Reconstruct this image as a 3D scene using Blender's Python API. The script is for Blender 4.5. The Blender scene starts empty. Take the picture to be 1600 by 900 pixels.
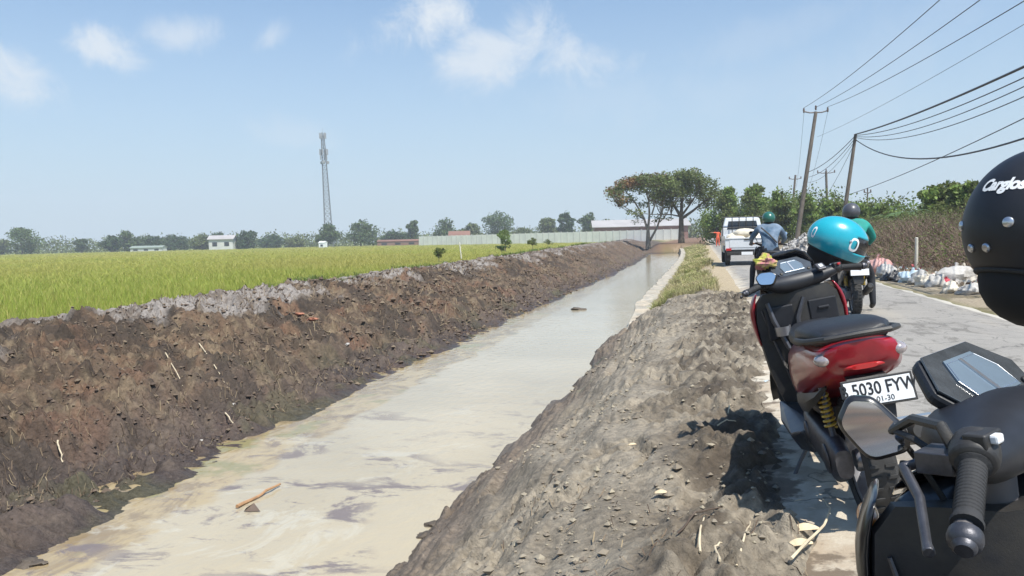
import bpy, math, random
import numpy as np
from mathutils import Vector, Matrix, noise as mnoise
R = math.radians
C = bpy.context.scene.collection
sc = bpy.context.scene
rnd = random.Random(7)
rng = np.random.default_rng(11)

# ------------------------------------------------------------ camera
cd = bpy.data.cameras.new('camera'); cam = bpy.data.objects.new('camera', cd); C.objects.link(cam)
cd.sensor_width = 36; cd.lens = 27.0; cd.clip_start = 0.05; cd.clip_end = 8000
cam.matrix_world = Matrix.Translation((0, 0, 1.25)) @ Matrix.Rotation(R(14), 4, 'Z') @ Matrix.Rotation(R(90-3.66), 4, 'X') @ Matrix.Rotation(R(-1.35), 4, 'Z')
sc.camera = cam
def at(px, d, z=0.0):
    """place on the ground seen in the direction of photo column px, d metres out"""
    r = (px-800)/1200*d
    a = R(14)
    return Vector((r*math.cos(a)-d*math.sin(a), r*math.sin(a)+d*math.cos(a), z))
def dirpx(px, py):
    v = cam.matrix_world.to_3x3() @ Vector(((px-800)/1200, (450-py)/1200, -1)); return v.normalized()

# ------------------------------------------------------------ light
SUN = Vector((0.36, -0.32, 0.88)).normalized()
elev = math.asin(SUN.z); azim = math.atan2(SUN.x, SUN.y)
w = bpy.data.worlds.new('World'); sc.world = w; w.use_nodes = True
nt = w.node_tree; N = nt.nodes; L = nt.links
for n in list(N): N.remove(n)
out = N.new('ShaderNodeOutputWorld'); bg = N.new('ShaderNodeBackground'); bg.inputs[1].default_value = 0.12
sky = N.new('ShaderNodeTexSky'); sky.sky_type = 'NISHITA'; sky.sun_disc = False
sky.sun_elevation = elev; sky.sun_rotation = azim; sky.air_density = 1.0; sky.dust_density = 1.6; sky.ozone_density = 1.0
tc = N.new('ShaderNodeTexCoord')
def vm(op, a, b):
    n = N.new('ShaderNodeVectorMath'); n.operation = op
    for i, v in enumerate((a, b)):
        if v is None: continue
        if hasattr(v, 'is_linked') or hasattr(v, 'links'): L.new(v, n.inputs[i])
        else: n.inputs[i].default_value = v
    return n
def ma(op, a, b=None, clamp=False):
    n = N.new('ShaderNodeMath'); n.operation = op; n.use_clamp = clamp
    for i, v in enumerate((a, b)):
        if v is None: continue
        if isinstance(v, (int, float)): n.inputs[i].default_value = v
        else: L.new(v, n.inputs[i])
    return n.outputs[0]
wn = N.new('ShaderNodeTexNoise'); wn.inputs['Scale'].default_value = 13; wn.inputs['Distortion'].default_value = .5; wn.inputs['Detail'].default_value = 10; wn.inputs['Roughness'].default_value = .66
L.new(tc.outputs['Generated'], wn.inputs['Vector'])
total = None
# centre (photo direction), half width, half height, tilt (deg), strength
for px, py, a, b, tilt, st in [(680, 22, .11, .05, 22, .95), (780, 75, .12, .05, 20, .8), (900, 85, .09, .04, -8, .7), (815, 40, .03, .03, 0, .5),
                               (158, 78, .052, .03, -8, .85), (290, 56, .06, .027, 8, .6), (422, 58, .02, .028, -50, .5), (20, 112, .075, .036, -25, .75),
                               (455, 208, .07, .03, -8, .22), (1180, 60, .16, .03, 12, .14), (1010, 150, .2, .05, 0, .12), (1400, 90, .2, .07, 20, .12)]:
    d0 = dirpx(px, py); u = Vector((d0.y, -d0.x, 0)).normalized(); v = u.cross(d0).normalized()
    t = R(tilt); u2 = (u*math.cos(t)+v*math.sin(t)); v2 = (-u*math.sin(t)+v*math.cos(t))
    s = vm('SUBTRACT', tc.outputs['Generated'], tuple(d0))
    du = vm('DOT_PRODUCT', s.outputs[0], tuple(u2/a)); dv = vm('DOT_PRODUCT', s.outputs[0], tuple(v2/b))
    dd = vm('DOT_PRODUCT', s.outputs[0], tuple(d0*2))
    r2 = ma('ADD', ma('ADD', ma('POWER', du.outputs['Value'], 2.0), ma('POWER', dv.outputs['Value'], 2.0)), ma('POWER', dd.outputs['Value'], 2.0))
    r = ma('SQRT', r2)
    m = ma('SUBTRACT', 1.15, r)
    m = ma('ADD', m, ma('MULTIPLY', ma('SUBTRACT', wn.outputs['Fac'], .5), 3.4))
    mr = N.new('ShaderNodeMapRange'); mr.interpolation_type = 'SMOOTHSTEP'
    L.new(m, mr.inputs[0]); mr.inputs[1].default_value = .1; mr.inputs[2].default_value = 1.25
    fall = N.new('ShaderNodeMapRange'); fall.interpolation_type = 'SMOOTHSTEP'
    L.new(r, fall.inputs[0]); fall.inputs[1].default_value = 1.6; fall.inputs[2].default_value = .5
    mm = ma('MULTIPLY', ma('MULTIPLY', mr.outputs[0], fall.outputs[0]), st)
    total = mm if total is None else ma('MAXIMUM', total, mm)
hz = N.new('ShaderNodeSeparateXYZ'); L.new(tc.outputs['Generated'], hz.inputs[0])
# pale haze low in the sky
mixh = N.new('ShaderNodeMix'); mixh.data_type = 'RGBA'
hr = N.new('ShaderNodeMapRange'); L.new(hz.outputs['Z'], hr.inputs[0]); hr.inputs[1].default_value = 0.43; hr.inputs[2].default_value = 0.0; hr.inputs[3].default_value = 0; hr.inputs[4].default_value = .93
L.new(hr.outputs[0], mixh.inputs[0])
tint = N.new('ShaderNodeMix'); tint.data_type = 'RGBA'; tint.blend_type = 'MULTIPLY'; tint.inputs[0].default_value = 1
L.new(sky.outputs[0], tint.inputs[6]); tint.inputs[7].default_value = (.53, .80, 1.0, 1)
L.new(tint.outputs[2], mixh.inputs[6]); mixh.inputs[7].default_value = (3.6, 4.35, 4.85, 1)
mixc = N.new('ShaderNodeMix'); mixc.data_type = 'RGBA'
L.new(total, mixc.inputs[0]); L.new(mixh.outputs[2], mixc.inputs[6]); mixc.inputs[7].default_value = (4.6, 4.95, 5.3, 1)
L.new(mixc.outputs[2], bg.inputs[0]); L.new(bg.outputs[0], out.inputs[0])
sd = bpy.data.lights.new('sun', 'SUN'); sd.energy = 4.7; sd.angle = R(.53); sd.color = (1, .95, .87)
so = bpy.data.objects.new('sun', sd); C.objects.link(so); so.rotation_euler = SUN.to_track_quat('Z', 'Y').to_euler()
sc.view_settings.view_transform = 'Standard'; sc.view_settings.look = 'None'; sc.view_settings.exposure = 0.54; sc.view_settings.gamma = 1
sc.render.engine = 'CYCLES'

# ------------------------------------------------------------ materials
MATS = {}
def mat(name, col, rough=.6, metal=0, var=0.0, vscale=8, bump=0.0, bscale=40, coat=0, col2=None, c2scale=3, island=0.0, spec=.5, trans=0, sheen=0, detail=5, alpha=1, transl=0):
    if name in MATS: return MATS[name]
    m = bpy.data.materials.new(name); m.use_nodes = True; t = m.node_tree; n = t.nodes; l = t.links
    p = n['Principled BSDF']
    p.inputs['Roughness'].default_value = rough; p.inputs['Metallic'].default_value = metal
    p.inputs['Coat Weight'].default_value = coat; p.inputs['Coat Roughness'].default_value = .06
    p.inputs['Specular IOR Level'].default_value = spec
    p.inputs['Transmission Weight'].default_value = trans
    p.inputs['Alpha'].default_value = alpha
    col = (*col, 1)
    co = n.new('ShaderNodeTexCoord')
    cur = None
    def noise(s, d=detail):
        x = n.new('ShaderNodeTexNoise'); x.inputs['Scale'].default_value = s; x.inputs['Detail'].default_value = d; x.inputs['Roughness'].default_value = .62
        l.new(co.outputs['Object'], x.inputs['Vector']); return x
    if col2 is not None:
        mx = n.new('ShaderNodeMix'); mx.data_type = 'RGBA'; x = noise(c2scale)
        r = n.new('ShaderNodeMapRange'); l.new(x.outputs['Fac'], r.inputs[0]); r.inputs[1].default_value = .4; r.inputs[2].default_value = .6
        l.new(r.outputs[0], mx.inputs[0]); mx.inputs[6].default_value = col; mx.inputs[7].default_value = (*col2, 1); cur = mx.outputs[2]
    if var or island:
        hs = n.new('ShaderNodeHueSaturation')
        if cur is None: hs.inputs['Color'].default_value = col
        else: l.new(cur, hs.inputs['Color'])
        if island:
            g = n.new('ShaderNodeNewGeometry')
            r = n.new('ShaderNodeMapRange'); l.new(g.outputs['Random Per Island'], r.inputs[0]); r.inputs[3].default_value = 1-island; r.inputs[4].default_value = 1+island
            base = r.outputs[0]
            rh = n.new('ShaderNodeMapRange'); l.new(g.outputs['Random Per Island'], rh.inputs[0]); rh.inputs[3].default_value = .5-.03*island; rh.inputs[4].default_value = .5+.03*island
            l.new(rh.outputs[0], hs.inputs['Hue'])
        else: base = None
        if var:
            x = noise(vscale); r2 = n.new('ShaderNodeMapRange'); l.new(x.outputs['Fac'], r2.inputs[0]); r2.inputs[1].default_value = .3; r2.inputs[2].default_value = .7
            r2.inputs[3].default_value = 1-var; r2.inputs[4].default_value = 1+var
            if base is not None:
                mu = n.new('ShaderNodeMath'); mu.operation = 'MULTIPLY'; l.new(base, mu.inputs[0]); l.new(r2.outputs[0], mu.inputs[1]); base = mu.outputs[0]
            else: base = r2.outputs[0]
        l.new(base, hs.inputs['Value']); cur = hs.outputs[0]
    if cur is None: p.inputs['Base Color'].default_value = col
    else: l.new(cur, p.inputs['Base Color'])
    if bump:
        x = noise(bscale); b = n.new('ShaderNodeBump'); b.inputs['Strength'].default_value = bump; b.inputs['Distance'].default_value = .02
        l.new(x.outputs['Fac'], b.inputs['Height']); l.new(b.outputs[0], p.inputs['Normal'])
    if transl:
        tr = n.new('ShaderNodeBsdfTranslucent'); ms = n.new('ShaderNodeMixShader'); ms.inputs[0].default_value = transl
        if cur is None: tr.inputs[0].default_value = col
        else: l.new(cur, tr.inputs[0])
        l.new(p.outputs[0], ms.inputs[1]); l.new(tr.outputs[0], ms.inputs[2]); l.new(ms.outputs[0], n['Material Output'].inputs[0])
    MATS[name] = m; return m

black_plastic = mat('black_plastic', (.018, .018, .02), .5, var=.3, vscale=11, col2=(.035, .032, .028), c2scale=7, bump=.08, bscale=300)
black_gloss = mat('black_gloss', (.012, .012, .014), .28, coat=.5, var=.2, vscale=14, col2=(.026, .024, .022), c2scale=9, detail=8)
black_matte = mat('black_matte', (.011, .012, .016), .5, var=.2, vscale=30, bump=.02, bscale=200)
rubber = mat('rubber', (.025, .025, .026), .8, var=.2, bump=.15, bscale=150)
tyre_m = mat('tyre_rubber', (.03, .029, .028), .85, var=.3, vscale=12)
leather = mat('seat_vinyl', (.016, .016, .018), .48, bump=.15, bscale=400, var=.15)
red_paint = mat('red_paint', (.25, .006, .014), .30, coat=.55, var=.2, vscale=14, bump=.02, bscale=60)
silver = mat('silver_metal', (.55, .56, .58), .3, metal=.9, var=.1)
dark_metal = mat('dark_metal', (.09, .09, .1), .45, metal=.7, var=.3, vscale=30, bump=.1, bscale=80)
alloy = mat('alloy', (.3, .3, .32), .4, metal=.8, var=.15)
mirror_m = mat('mirror_glass', (.75, .8, .85), .03, metal=1)
yellow_spring = mat('yellow_spring', (.38, .26, .03), .4, coat=.3)
white_m = mat('white_plastic', (.75, .76, .76), .4, var=.06)
lens_clear = mat('clear_lens', (.7, .68, .66), .12, coat=.5)
lens_tail = mat('smoked_clear_lens', (.42, .36, .35), .1, metal=.4, coat=.8, var=.3, vscale=60)
lens_red = mat('red_lens', (.45, .02, .02), .15, coat=.6)
lens_orange = mat('orange_lens', (.7, .22, .03), .2, coat=.4)
lcd = mat('lcd_screen', (.13, .17, .21), .10, coat=.6, var=.1)
smoke = mat('smoke_screen', (.02, .02, .024), .06, coat=.6)
sky_sheen_plastic = mat('sky_sheen_plastic', (.02, .03, .05), .35, coat=.2, var=.3, vscale=9, col2=(.05, .05, .05), c2scale=8)  # floorboards: blue of the reflected sky put into the dark plastic colour
teal_paint = mat('teal_paint', (.015, .33, .42), .25, coat=.7, var=.1)
foam = mat('helmet_foam', (.012, .012, .013), .9)

# ------------------------------------------------------------ mesh helpers
class G:
    def __init__(s): s.v = []; s.f = []; s.m = []; s.mi = 0
    def add(s, vs, fs):
        o = len(s.v); s.v.extend([Vector(v) for v in vs]); s.f.extend([tuple(i+o for i in f) for f in fs]); s.m.extend([s.mi]*len(fs)); return s
    def box(s, c, d, rot=None, taper=1.0):
        vs = []
        for z in (-1, 1):
            k = taper if z > 0 else 1
            for x, y in ((-1, -1), (1, -1), (1, 1), (-1, 1)):
                v = Vector((x*d[0]/2*k, y*d[1]/2*k, z*d[2]/2))
                if rot is not None: v = rot @ v
                vs.append(v+Vector(c))
        return s.add(vs, [(3, 2, 1, 0), (4, 5, 6, 7), (0, 1, 5, 4), (1, 2, 6, 5), (2, 3, 7, 6), (3, 0, 4, 7)])
    def rings(s, rings, cap=True, closed=True):
        o = []; n = len(rings[0])
        for r in rings: o.extend(r)
        fs = []
        for i in range(len(rings)-1):
            for j in range(n if closed else n-1):
                a = i*n+j; b = i*n+(j+1) % n
                fs.append((a, b, b+n, a+n))
        if cap:
            fs.append(tuple(range(n))[::-1]); fs.append(tuple((len(rings)-1)*n+k for k in range(n)))
        return s.add(o, fs)
    def tube(s, pts, r, n=8, cap=True):
        pts = [Vector(p) for p in pts]
        if not hasattr(r, '__len__'): r = [r]*len(pts)
        rings = []; up = None
        for i, p in enumerate(pts):
            d = (pts[min(i+1, len(pts)-1)]-pts[max(i-1, 0)])
            if d.length < 1e-9: d = Vector((0, 0, 1))
            d.normalize()
            if up is None: up = Vector((0, 0, 1)) if abs(d.z) < .9 else Vector((1, 0, 0))
            a = d.cross(up)
            if a.length < 1e-6: a = d.cross(Vector((0, 1, 0)))
            a.normalize(); b = a.cross(d).normalized(); up = b
            rings.append([p+a*math.cos(2*math.pi*k/n)*r[i]+b*math.sin(2*math.pi*k/n)*r[i] for k in range(n)])
        return s.rings(rings, cap)
    def lathe(s, prof, axis='z', c=(0, 0, 0), n=24, cap=False):
        rings = []
        for (r, h) in prof:
            ring = []
            for k in range(n):
                a = 2*math.pi*k/n; x, y = r*math.cos(a), r*math.sin(a)
                v = {'z': (x, y, h), 'x': (h, x, y), 'y': (y, h, x)}[axis]
                ring.append(Vector(v)+Vector(c))
            rings.append(ring)
        return s.rings(rings, cap)
    def ell(s, c, r, nu=16, nv=10, rot=None, fn=None):
        rings = []
        for i in range(nv+1):
            t = math.pi*i/nv; ring = []
            for j in range(nu):
                a = 2*math.pi*j/nu
                v = Vector((r[0]*math.sin(t)*math.cos(a), r[1]*math.sin(t)*math.sin(a), r[2]*math.cos(t)))
                if fn: v = fn(v)
                if rot is not None: v = rot @ v
                ring.append(v+Vector(c))
            rings.append(ring[::-1])
        return s.rings(rings, False)
    def loft(s, secs, n=20, p=2.6, cap=True):
        """secs: (y, cx, cz, hw, hh) super-ellipse rings across y"""
        rings = []
        for (y, cx, cz, hw, hh) in secs:
            ring = []
            for k in range(n):
                a = 2*math.pi*k/n; ca, sa = math.cos(a), math.sin(a)
                ring.append(Vector((cx+hw*math.copysign(abs(ca)**(2/p), ca), y, cz+hh*math.copysign(abs(sa)**(2/p), sa))))
            rings.append(ring)
        return s.rings(rings, cap)
    def prism(s, poly, h, M=None):
        """poly 2D in xy, thickness h centred on z"""
        n = len(poly); vs = [Vector((x, y, -h/2)) for x, y in poly]+[Vector((x, y, h/2)) for x, y in poly]
        if M is not None: vs = [M @ v for v in vs]
        fs = [tuple(range(n))[::-1], tuple(range(n, 2*n))]+[(i, (i+1) % n, n+(i+1) % n, n+i) for i in range(n)]
        return s.add(vs, fs)
    def xf(s, M):
        s.v = [M @ v for v in s.v]; return s
    def build(s, name, mats, parent=None, smooth=True, bevel=0, subd=0, M=None, angle=40):
        me = bpy.data.meshes.new(name)
        vs = [M @ v for v in s.v] if M is not None else s.v
        me.from_pydata([tuple(v) for v in vs], [], s.f)
        if not isinstance(mats, (list, tuple)): mats = [mats]
        for m in mats: me.materials.append(m)
        me.polygons.foreach_set('material_index', s.m)
        import bmesh
        bm = bmesh.new(); bm.from_mesh(me); bmesh.ops.remove_doubles(bm, verts=bm.verts, dist=1e-6); bmesh.ops.recalc_face_normals(bm, faces=bm.faces); bm.to_mesh(me); bm.free()
        me.polygons.foreach_set('use_smooth', [smooth]*len(me.polygons))
        if smooth and not subd: me.set_sharp_from_angle(angle=R(angle))
        o = bpy.data.objects.new(name, me); C.objects.link(o)
        if parent is not None: o.parent = parent
        if bevel:
            b = o.modifiers.new('bevel', 'BEVEL'); b.width = bevel; b.segments = 2; b.limit_method = 'ANGLE'; b.angle_limit = R(35); b.harden_normals = False
        if subd:
            b = o.modifiers.new('subd', 'SUBSURF'); b.levels = subd; b.render_levels = subd
        return o
def fastmesh(name, V, F, m, parent=None, smooth=False, matidx=None):
    """V Nx3 array, F list of arrays (faces of equal size each)"""
    me = bpy.data.meshes.new(name); V = np.asarray(V, dtype=np.float32)
    if not isinstance(F, (list, tuple)): F = [F]
    loops = np.concatenate([f.ravel() for f in F]).astype(np.int32)
    cnt = np.concatenate([np.full(len(f), f.shape[1]) for f in F]).astype(np.int32)
    st = np.concatenate([[0], np.cumsum(cnt)[:-1]]).astype(np.int32)
    me.vertices.add(len(V)); me.vertices.foreach_set('co', V.ravel())
    me.loops.add(len(loops)); me.loops.foreach_set('vertex_index', loops)
    me.polygons.add(len(cnt)); me.polygons.foreach_set('loop_start', st); me.polygons.foreach_set('loop_total', cnt)
    for x in (m if isinstance(m, (list, tuple)) else [m]): me.materials.append(x)
    if matidx is not None: me.polygons.foreach_set('material_index', matidx.astype(np.int32))
    me.update(calc_edges=True); me.validate()
    me.polygons.foreach_set('use_smooth', np.full(len(cnt), smooth))
    o = bpy.data.objects.new(name, me); C.objects.link(o)
    if parent is not None: o.parent = parent
    return o
def tag(o, label=None, cat=None, group=None, kind=None):
    if label: o['label'] = label
    if cat: o['category'] = cat
    if group: o['group'] = group
    if kind: o['kind'] = kind
    return o
def thing(name, label, cat, loc=(0, 0, 0), rz=0, group=None, lean=0):
    o = bpy.data.objects.new(name, None); C.objects.link(o); o.location = loc; o.rotation_euler = (0, lean, rz); o.empty_display_size = .1
    return tag(o, label, cat, group)
def copy_tree(o, parent=None):
    c = o.copy(); C.objects.link(c)
    if parent is not None: c.parent = parent
    for ch in list(o.children): copy_tree(ch, c)
    return c
def text_mesh(name, body, size, m, parent, fn, shear=0, offset=0.0, sx=1.0, spacing=1.0, align='CENTER'):
    cu = bpy.data.curves.new(name, 'FONT'); cu.body = body; cu.size = size; cu.shear = shear; cu.offset = offset; cu.align_x = align; cu.align_y = 'CENTER'; cu.resolution_u = 3
    cu.space_character = spacing
    t = bpy.data.objects.new(name+'_src', cu); C.objects.link(t)
    dg = bpy.context.evaluated_depsgraph_get(); me = bpy.data.meshes.new_from_object(t.evaluated_get(dg))
    bpy.data.objects.remove(t); bpy.data.curves.remove(cu)
    for v in me.vertices: v.co = fn(v.co.x*sx, v.co.y)
    me.name = name; me.materials.clear(); me.materials.append(m)
    o = bpy.data.objects.new(name, me); C.objects.link(o); o.parent = parent; return o

# ------------------------------------------------------------ noise in numpy
def hash2(ix, iy, s):
    h = (ix.astype(np.int64)*374761393 + iy.astype(np.int64)*668265263 + s*144665) & 0xffffffff
    h = ((h ^ (h >> 13))*1274126177) & 0xffffffff
    return ((h ^ (h >> 16)) & 0xffffff)/float(0xffffff)
def vnoise(x, y, s=0):
    ix = np.floor(x); iy = np.floor(y); fx = x-ix; fy = y-iy; fx = fx*fx*(3-2*fx); fy = fy*fy*(3-2*fy)
    a = hash2(ix, iy, s); b = hash2(ix+1, iy, s); c = hash2(ix, iy+1, s); d = hash2(ix+1, iy+1, s)
    return (a*(1-fx)+b*fx)*(1-fy)+(c*(1-fx)+d*fx)*fy
def fbm(x, y, s=0, o=5, g=.5):
    t = 0; a = 1; n = 0
    for i in range(o):
        t = t+a*vnoise(x, y, s+i*17); n += a; a *= g; x, y = x*1.6+y*1.2+3.1, y*1.6-x*1.2+1.7
    return t/n
def worley(x, y, s=0):
    ix = np.floor(x); iy = np.floor(y); best = np.full(x.shape, 9.0)
    for dx in (-1, 0, 1):
        for dy in (-1, 0, 1):
            cx = ix+dx; cy = iy+dy
            d = (cx+hash2(cx, cy, s)-x)**2+(cy+hash2(cx, cy, s+5)-y)**2
            best = np.minimum(best, d)
    return np.sqrt(best)
def ss(a, b, x):
    t = np.clip((x-a)/(b-a), 0, 1); return t*t*(3-2*t)

# ------------------------------------------------------------ terrain
def bend(y): return -np.clip((y-42)/58, 0, 3)**2*1.3
def height(x, y, detail=True):
    xs = x-bend(y)
    cr = .13+.0075*np.clip(y-8, 0, 60)
    # left berm + canal, near-section right bank
    wob = (fbm(y*.35+x*.1, x*.2, 41, 3)-.5)*.5
    PL = [-400, -12.4, -11.3, -10.3, -9.5, -8.0, -6.5, -5.2, -4.5, -3.4, -2.5, -2.0]
    wx = xs+wob*ss(-3.5, -5, xs)*ss(-13, -11, xs)-.40*ss(11, 5.5, y)*ss(-9.2, -7, xs)*ss(-2.4, -3.6, xs)
    def seg(vals, xp): return np.interp(wx, xp, vals)
    base = np.interp(wx, PL, [-.55, -.55, -.16, 0, 0, 0, 0, -1.0, -1.1, -1.35, -1.3, -1.02])
    kcr = np.interp(wx, [-12.4, -11.3, -10.3, -9.5, -8.0, -6.5, -5.2], [0, .75, 1, .96, 0, 0, 0])
    kd = np.interp(wx, [-9.5, -8.6, -7.4, -6.3, -5.2], [0, -.16, -.42, -.74, 0]) * 1.0
    hl = base + kcr*cr + np.where((wx > -9.5) & (wx < -5.2), kd+np.interp(wx, [-9.5, -8.6, -7.4, -5.2], [0, .8, .45, 0])*cr, 0)
    rx = x-np.where(y > 42, bend(y), 0)
    xe = np.interp(y, [2, 3.2, 4.5, 6, 10, 14, 18], [.22, .30, .36, .38, .66, .80, .6])+(fbm(y*1.6, y*0+2, 46, 4)-.5)*.34
    xm = np.where(x < -.3, x, -.3+(x+.3)*(.75/(xe+.3)))          # squeeze so the heap always ends at the ragged edge
    near = np.interp(xm+(fbm(y*.8, x*0, 45, 4)-.5)*.5*ss(-.3, -1.2, x), [-2.5, -2.0, -1.55, -1.1, -.65, -.1, .22, .36, .45, .56, 1.2], [-1.3, -1.02, -.68, -.36, -.08, .045, .06, .05, .01, -.05, -.07])
    far = np.interp(rx, [-2.5, -2.0, -1.45, -1.35, -1.0, -.2, .3, .6, 1.2], [-1.3, -1.25, -1.2, -.75, -.45, -.2, -.02, -.03, -.06])
    k = ss(15.8, 17.4, y+(fbm(x*1.5, y*.7, 3, 3)-.5)*3)
    hr = near*(1-k)+far*k
    h = np.where(xs < -2.25, hl, hr)
    h = np.where(x > 1.2, np.interp(x, [1.2, 4.2, 4.7, 6.5, 9, 60], [-.06, -.06, -.03, .04, .05, .1]), h)
    # canal closes at the bend
    end = ss(94, 101, y)
    h = h*(1-end*ss(-6.5, -4.0, xs)*ss(1.5, -.5, x)) + .15*end*ss(-6.5, -4.0, xs)*ss(1.5, -.5, x)
    if detail:
        dist = np.sqrt(x*x+y*y)
        fine = ss(60, 15, dist)
        mL = ss(-10.4, -9.3, wx)*ss(-5.0, -5.6, wx)
        mC = ss(-12.2, -10.8, wx)*ss(-5.0, -5.6, wx)
        big = (fbm(x*.9, y*.7, 1, 4)-.5)*.34
        rid = (np.abs(fbm(x*2.1+9, y*1.7, 21, 4)-.5)*2)
        w1 = worley(x*3.2+fbm(x*4, y*4, 8, 2), y*2.6+fbm(x*4, y*4, 9, 2), 2); w2 = worley(x*8, y*7+fbm(x*9, y*9, 4, 2), 6)
        clod = np.clip(.75-w1, -.2, .6)*.14+np.clip(.7-w2, -.2, .6)*.055
        sel = ss(.4, .6, fbm(x*.8, y*.5, 55, 3))
        h = h+mL*(big*.9+.09*(rid-.3)+clod*(.25+.75*sel)+(fbm(x*6, y*5, 76, 4)-.5)*.30+(np.abs(fbm(x*5+4, y*4, 79, 3)-.5)-.1)*.28+(np.abs(fbm(x*13, y*11, 77, 4)-.5)-.1)*.30*fine+(fbm(x*29, y*26, 78, 2)-.5)*.06*fine)
        h = h+mC*(1-mL)*((fbm(x*1.3, y*1.3, 31, 4)-.5)*.2+(fbm(x*9, y*9, 32, 3)-.5)*.07+(np.abs(fbm(x*4, y*4, 33, 3)-.5)-.1)*.2)
        # right mud heap
        m2 = (1-k)*ss(-2.5, -2.0, x)*ss(.58, .40, xm)
        slope = ss(-2.4, -1.9, x)*ss(-.35, -.9, x)
        groove = (fbm(x*5+y*.5+fbm(x*1.3, y*1.1, 3, 3)*2.2, y*.7, 61, 4)-.5)*.22+(fbm(x*22+y*.9, y*1.1, 62, 3)-.5)*.06
        top = (fbm(x*1.5, y*1.1, 63, 3)-.5)*.13+(np.clip(.55-worley(x*2.4+fbm(x*3, y*3, 7, 3), y*2.2, 67), -.1, .4)*.05)+(fbm(x*7, y*5, 64, 4)-.5)*.035
        crease = -np.clip(.05-np.abs(fbm(x*2.2+4, y*2.2, 65, 4)-.5), 0, 1)*1.7*ss(.5, .65, fbm(x*.9, y*.9, 66, 2))
        lumps = ss(-.45, .05, xm+(fbm(x*1.2, y*.9, 68, 3)-.5)*1.1)*((fbm(x*4.2, y*4.2, 11, 4)-.5)*.17+(np.abs(fbm(x*9, y*9, 13, 4)-.5)-.1)*.24)
        pits = ss(.58, .66, fbm(x*1.9+7, y*1.7, 70, 3))*((np.abs(fbm(x*7, y*7, 15, 4)-.5)-.1)*.25-.02)
        h = h+m2*(slope*groove+(1-slope)*(top+crease)+lumps+pits+(fbm(x*34, y*34, 71, 3)-.5)*.008*fine)
        edge = k*ss(-1.5, -1.2, x)*ss(.6, .1, x)
        h = h+edge*(fbm(x*3, y*2, 80, 4)-.5)*.16
        field = ss(-11.5, -12.5, wx)
        h = h+field*(fbm(x*.6, y*.6, 90, 3)-.5)*.08
        sh = ss(4.3, 5.0, x)
        h = h+sh*((fbm(x*.8, y*.8, 91, 4)-.45)*.2+(fbm(x*5, y*5, 92, 3)-.5)*.05)*ss(60, 20, x)
    # lower ground far right/left stays flat
    return h
xs = np.concatenate([-np.geomspace(13.2, 3500, 46)[::-1], np.linspace(-12.9, -5.4, 250), np.linspace(-5.35, -2.3, 40), np.linspace(-2.25, 1.1, 200), np.linspace(1.2, 4.2, 8), np.linspace(4.3, 8, 46), np.geomspace(8.2, 3500, 56)])
ys = np.concatenate([-np.geomspace(3, 400, 24)[::-1], np.linspace(-2.5, 2.2, 30), np.geomspace(2.25, 120, 860), np.geomspace(122, 5000, 60)])
X, Y = np.meshgrid(xs, ys); Z = height(X, Y)
nx, ny = len(xs), len(ys)
# soil colours by kind of soil, plus painted cavity shade on the left bank
wobc = (fbm(Y*.35+X*.1, X*.2, 41, 3)-.5)*.5
XS = X-bend(Y); WX = XS+wobc*ss(-3.5, -5, XS)*ss(-13, -11, XS)-.40*ss(11, 5.5, Y)*ss(-9.2, -7, XS)*ss(-2.4, -3.6, XS)
def mixc3(a, b, t): return a*(1-t[..., None])+np.array(b)*t[..., None]
col = np.zeros(X.shape+(3,)); col[:] = (.16, .15, .06)
col = mixc3(col, (.20, .23, .05), ss(-11.6, -12.6, WX))
bankL = ss(-11.9, -11.2, WX)*ss(-3.2, -4.2, WX)
n1 = fbm(X*.55, Y*.45, 101, 5); n2 = fbm(X*2.4, Y*2.2, 102, 5); n3 = fbm(X*9, Y*8, 103, 4)
brown = mixc3(np.zeros(col.shape)+np.array((.098, .068, .046)), (.125, .080, .050), ss(.48, .62, n2*.6+n1*.4))
brown = mixc3(brown, (.18, .135, .085), ss(.52, .64, n3)*.7)
brown = mixc3(brown, (.14, .07, .042), ss(.60, .67, fbm(X*1.7, Y*1.1, 108, 4))*.5)
brown = mixc3(brown, (.045, .034, .026), ss(.50, .62, fbm(X*1.5+3, Y*1.3, 104, 5))*.85)
brown = mixc3(brown, (.035, .027, .02), ss(.52, .60, fbm(X*5+3, Y*4.4, 110, 4))*.6)  # small dark specks: shade of cavities painted into the bank colour
greyc = mixc3(np.zeros(col.shape)+np.array((.24, .215, .195)), (.14, .115, .095), ss(.45, .6, n3*.5+n2*.5))
lo = ss(-7.2, -5.4, WX+(n1-.5)*2.5)
brown = mixc3(brown, (.105, .08, .068), lo*.7)
brown = mixc3(brown, (.10, .095, .045), ss(.56, .66, fbm(X*1.1, Y*.9, 106, 4))*lo*.6)
cm = ss(-8.5, -9.3, WX+(n2-.5)*2.0+(n1-.5)*3.4)
brown = brown*(1-cm[..., None])+greyc*cm[..., None]
farred = ss(25, 70, Y)
brown = mixc3(brown, (.125, .090, .066), farred*.4)
col = col*(1-bankL[..., None])+brown*bankL[..., None]
k = ss(15.8, 17.4, Y+(fbm(X*1.5, Y*.7, 3, 3)-.5)*3)
mr_ = (1-k)*ss(-3.2, -2.4, X)*ss(1.3, 1.1, X)
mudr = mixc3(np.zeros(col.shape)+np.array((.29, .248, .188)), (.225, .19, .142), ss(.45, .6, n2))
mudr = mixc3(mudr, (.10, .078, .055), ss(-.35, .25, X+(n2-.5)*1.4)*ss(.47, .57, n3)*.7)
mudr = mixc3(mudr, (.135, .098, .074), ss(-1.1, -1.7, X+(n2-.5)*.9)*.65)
mudr = mixc3(mudr, (.11, .12, .075), ss(.58, .66, n1)*ss(-.6, -1.3, X)*.6)
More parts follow.
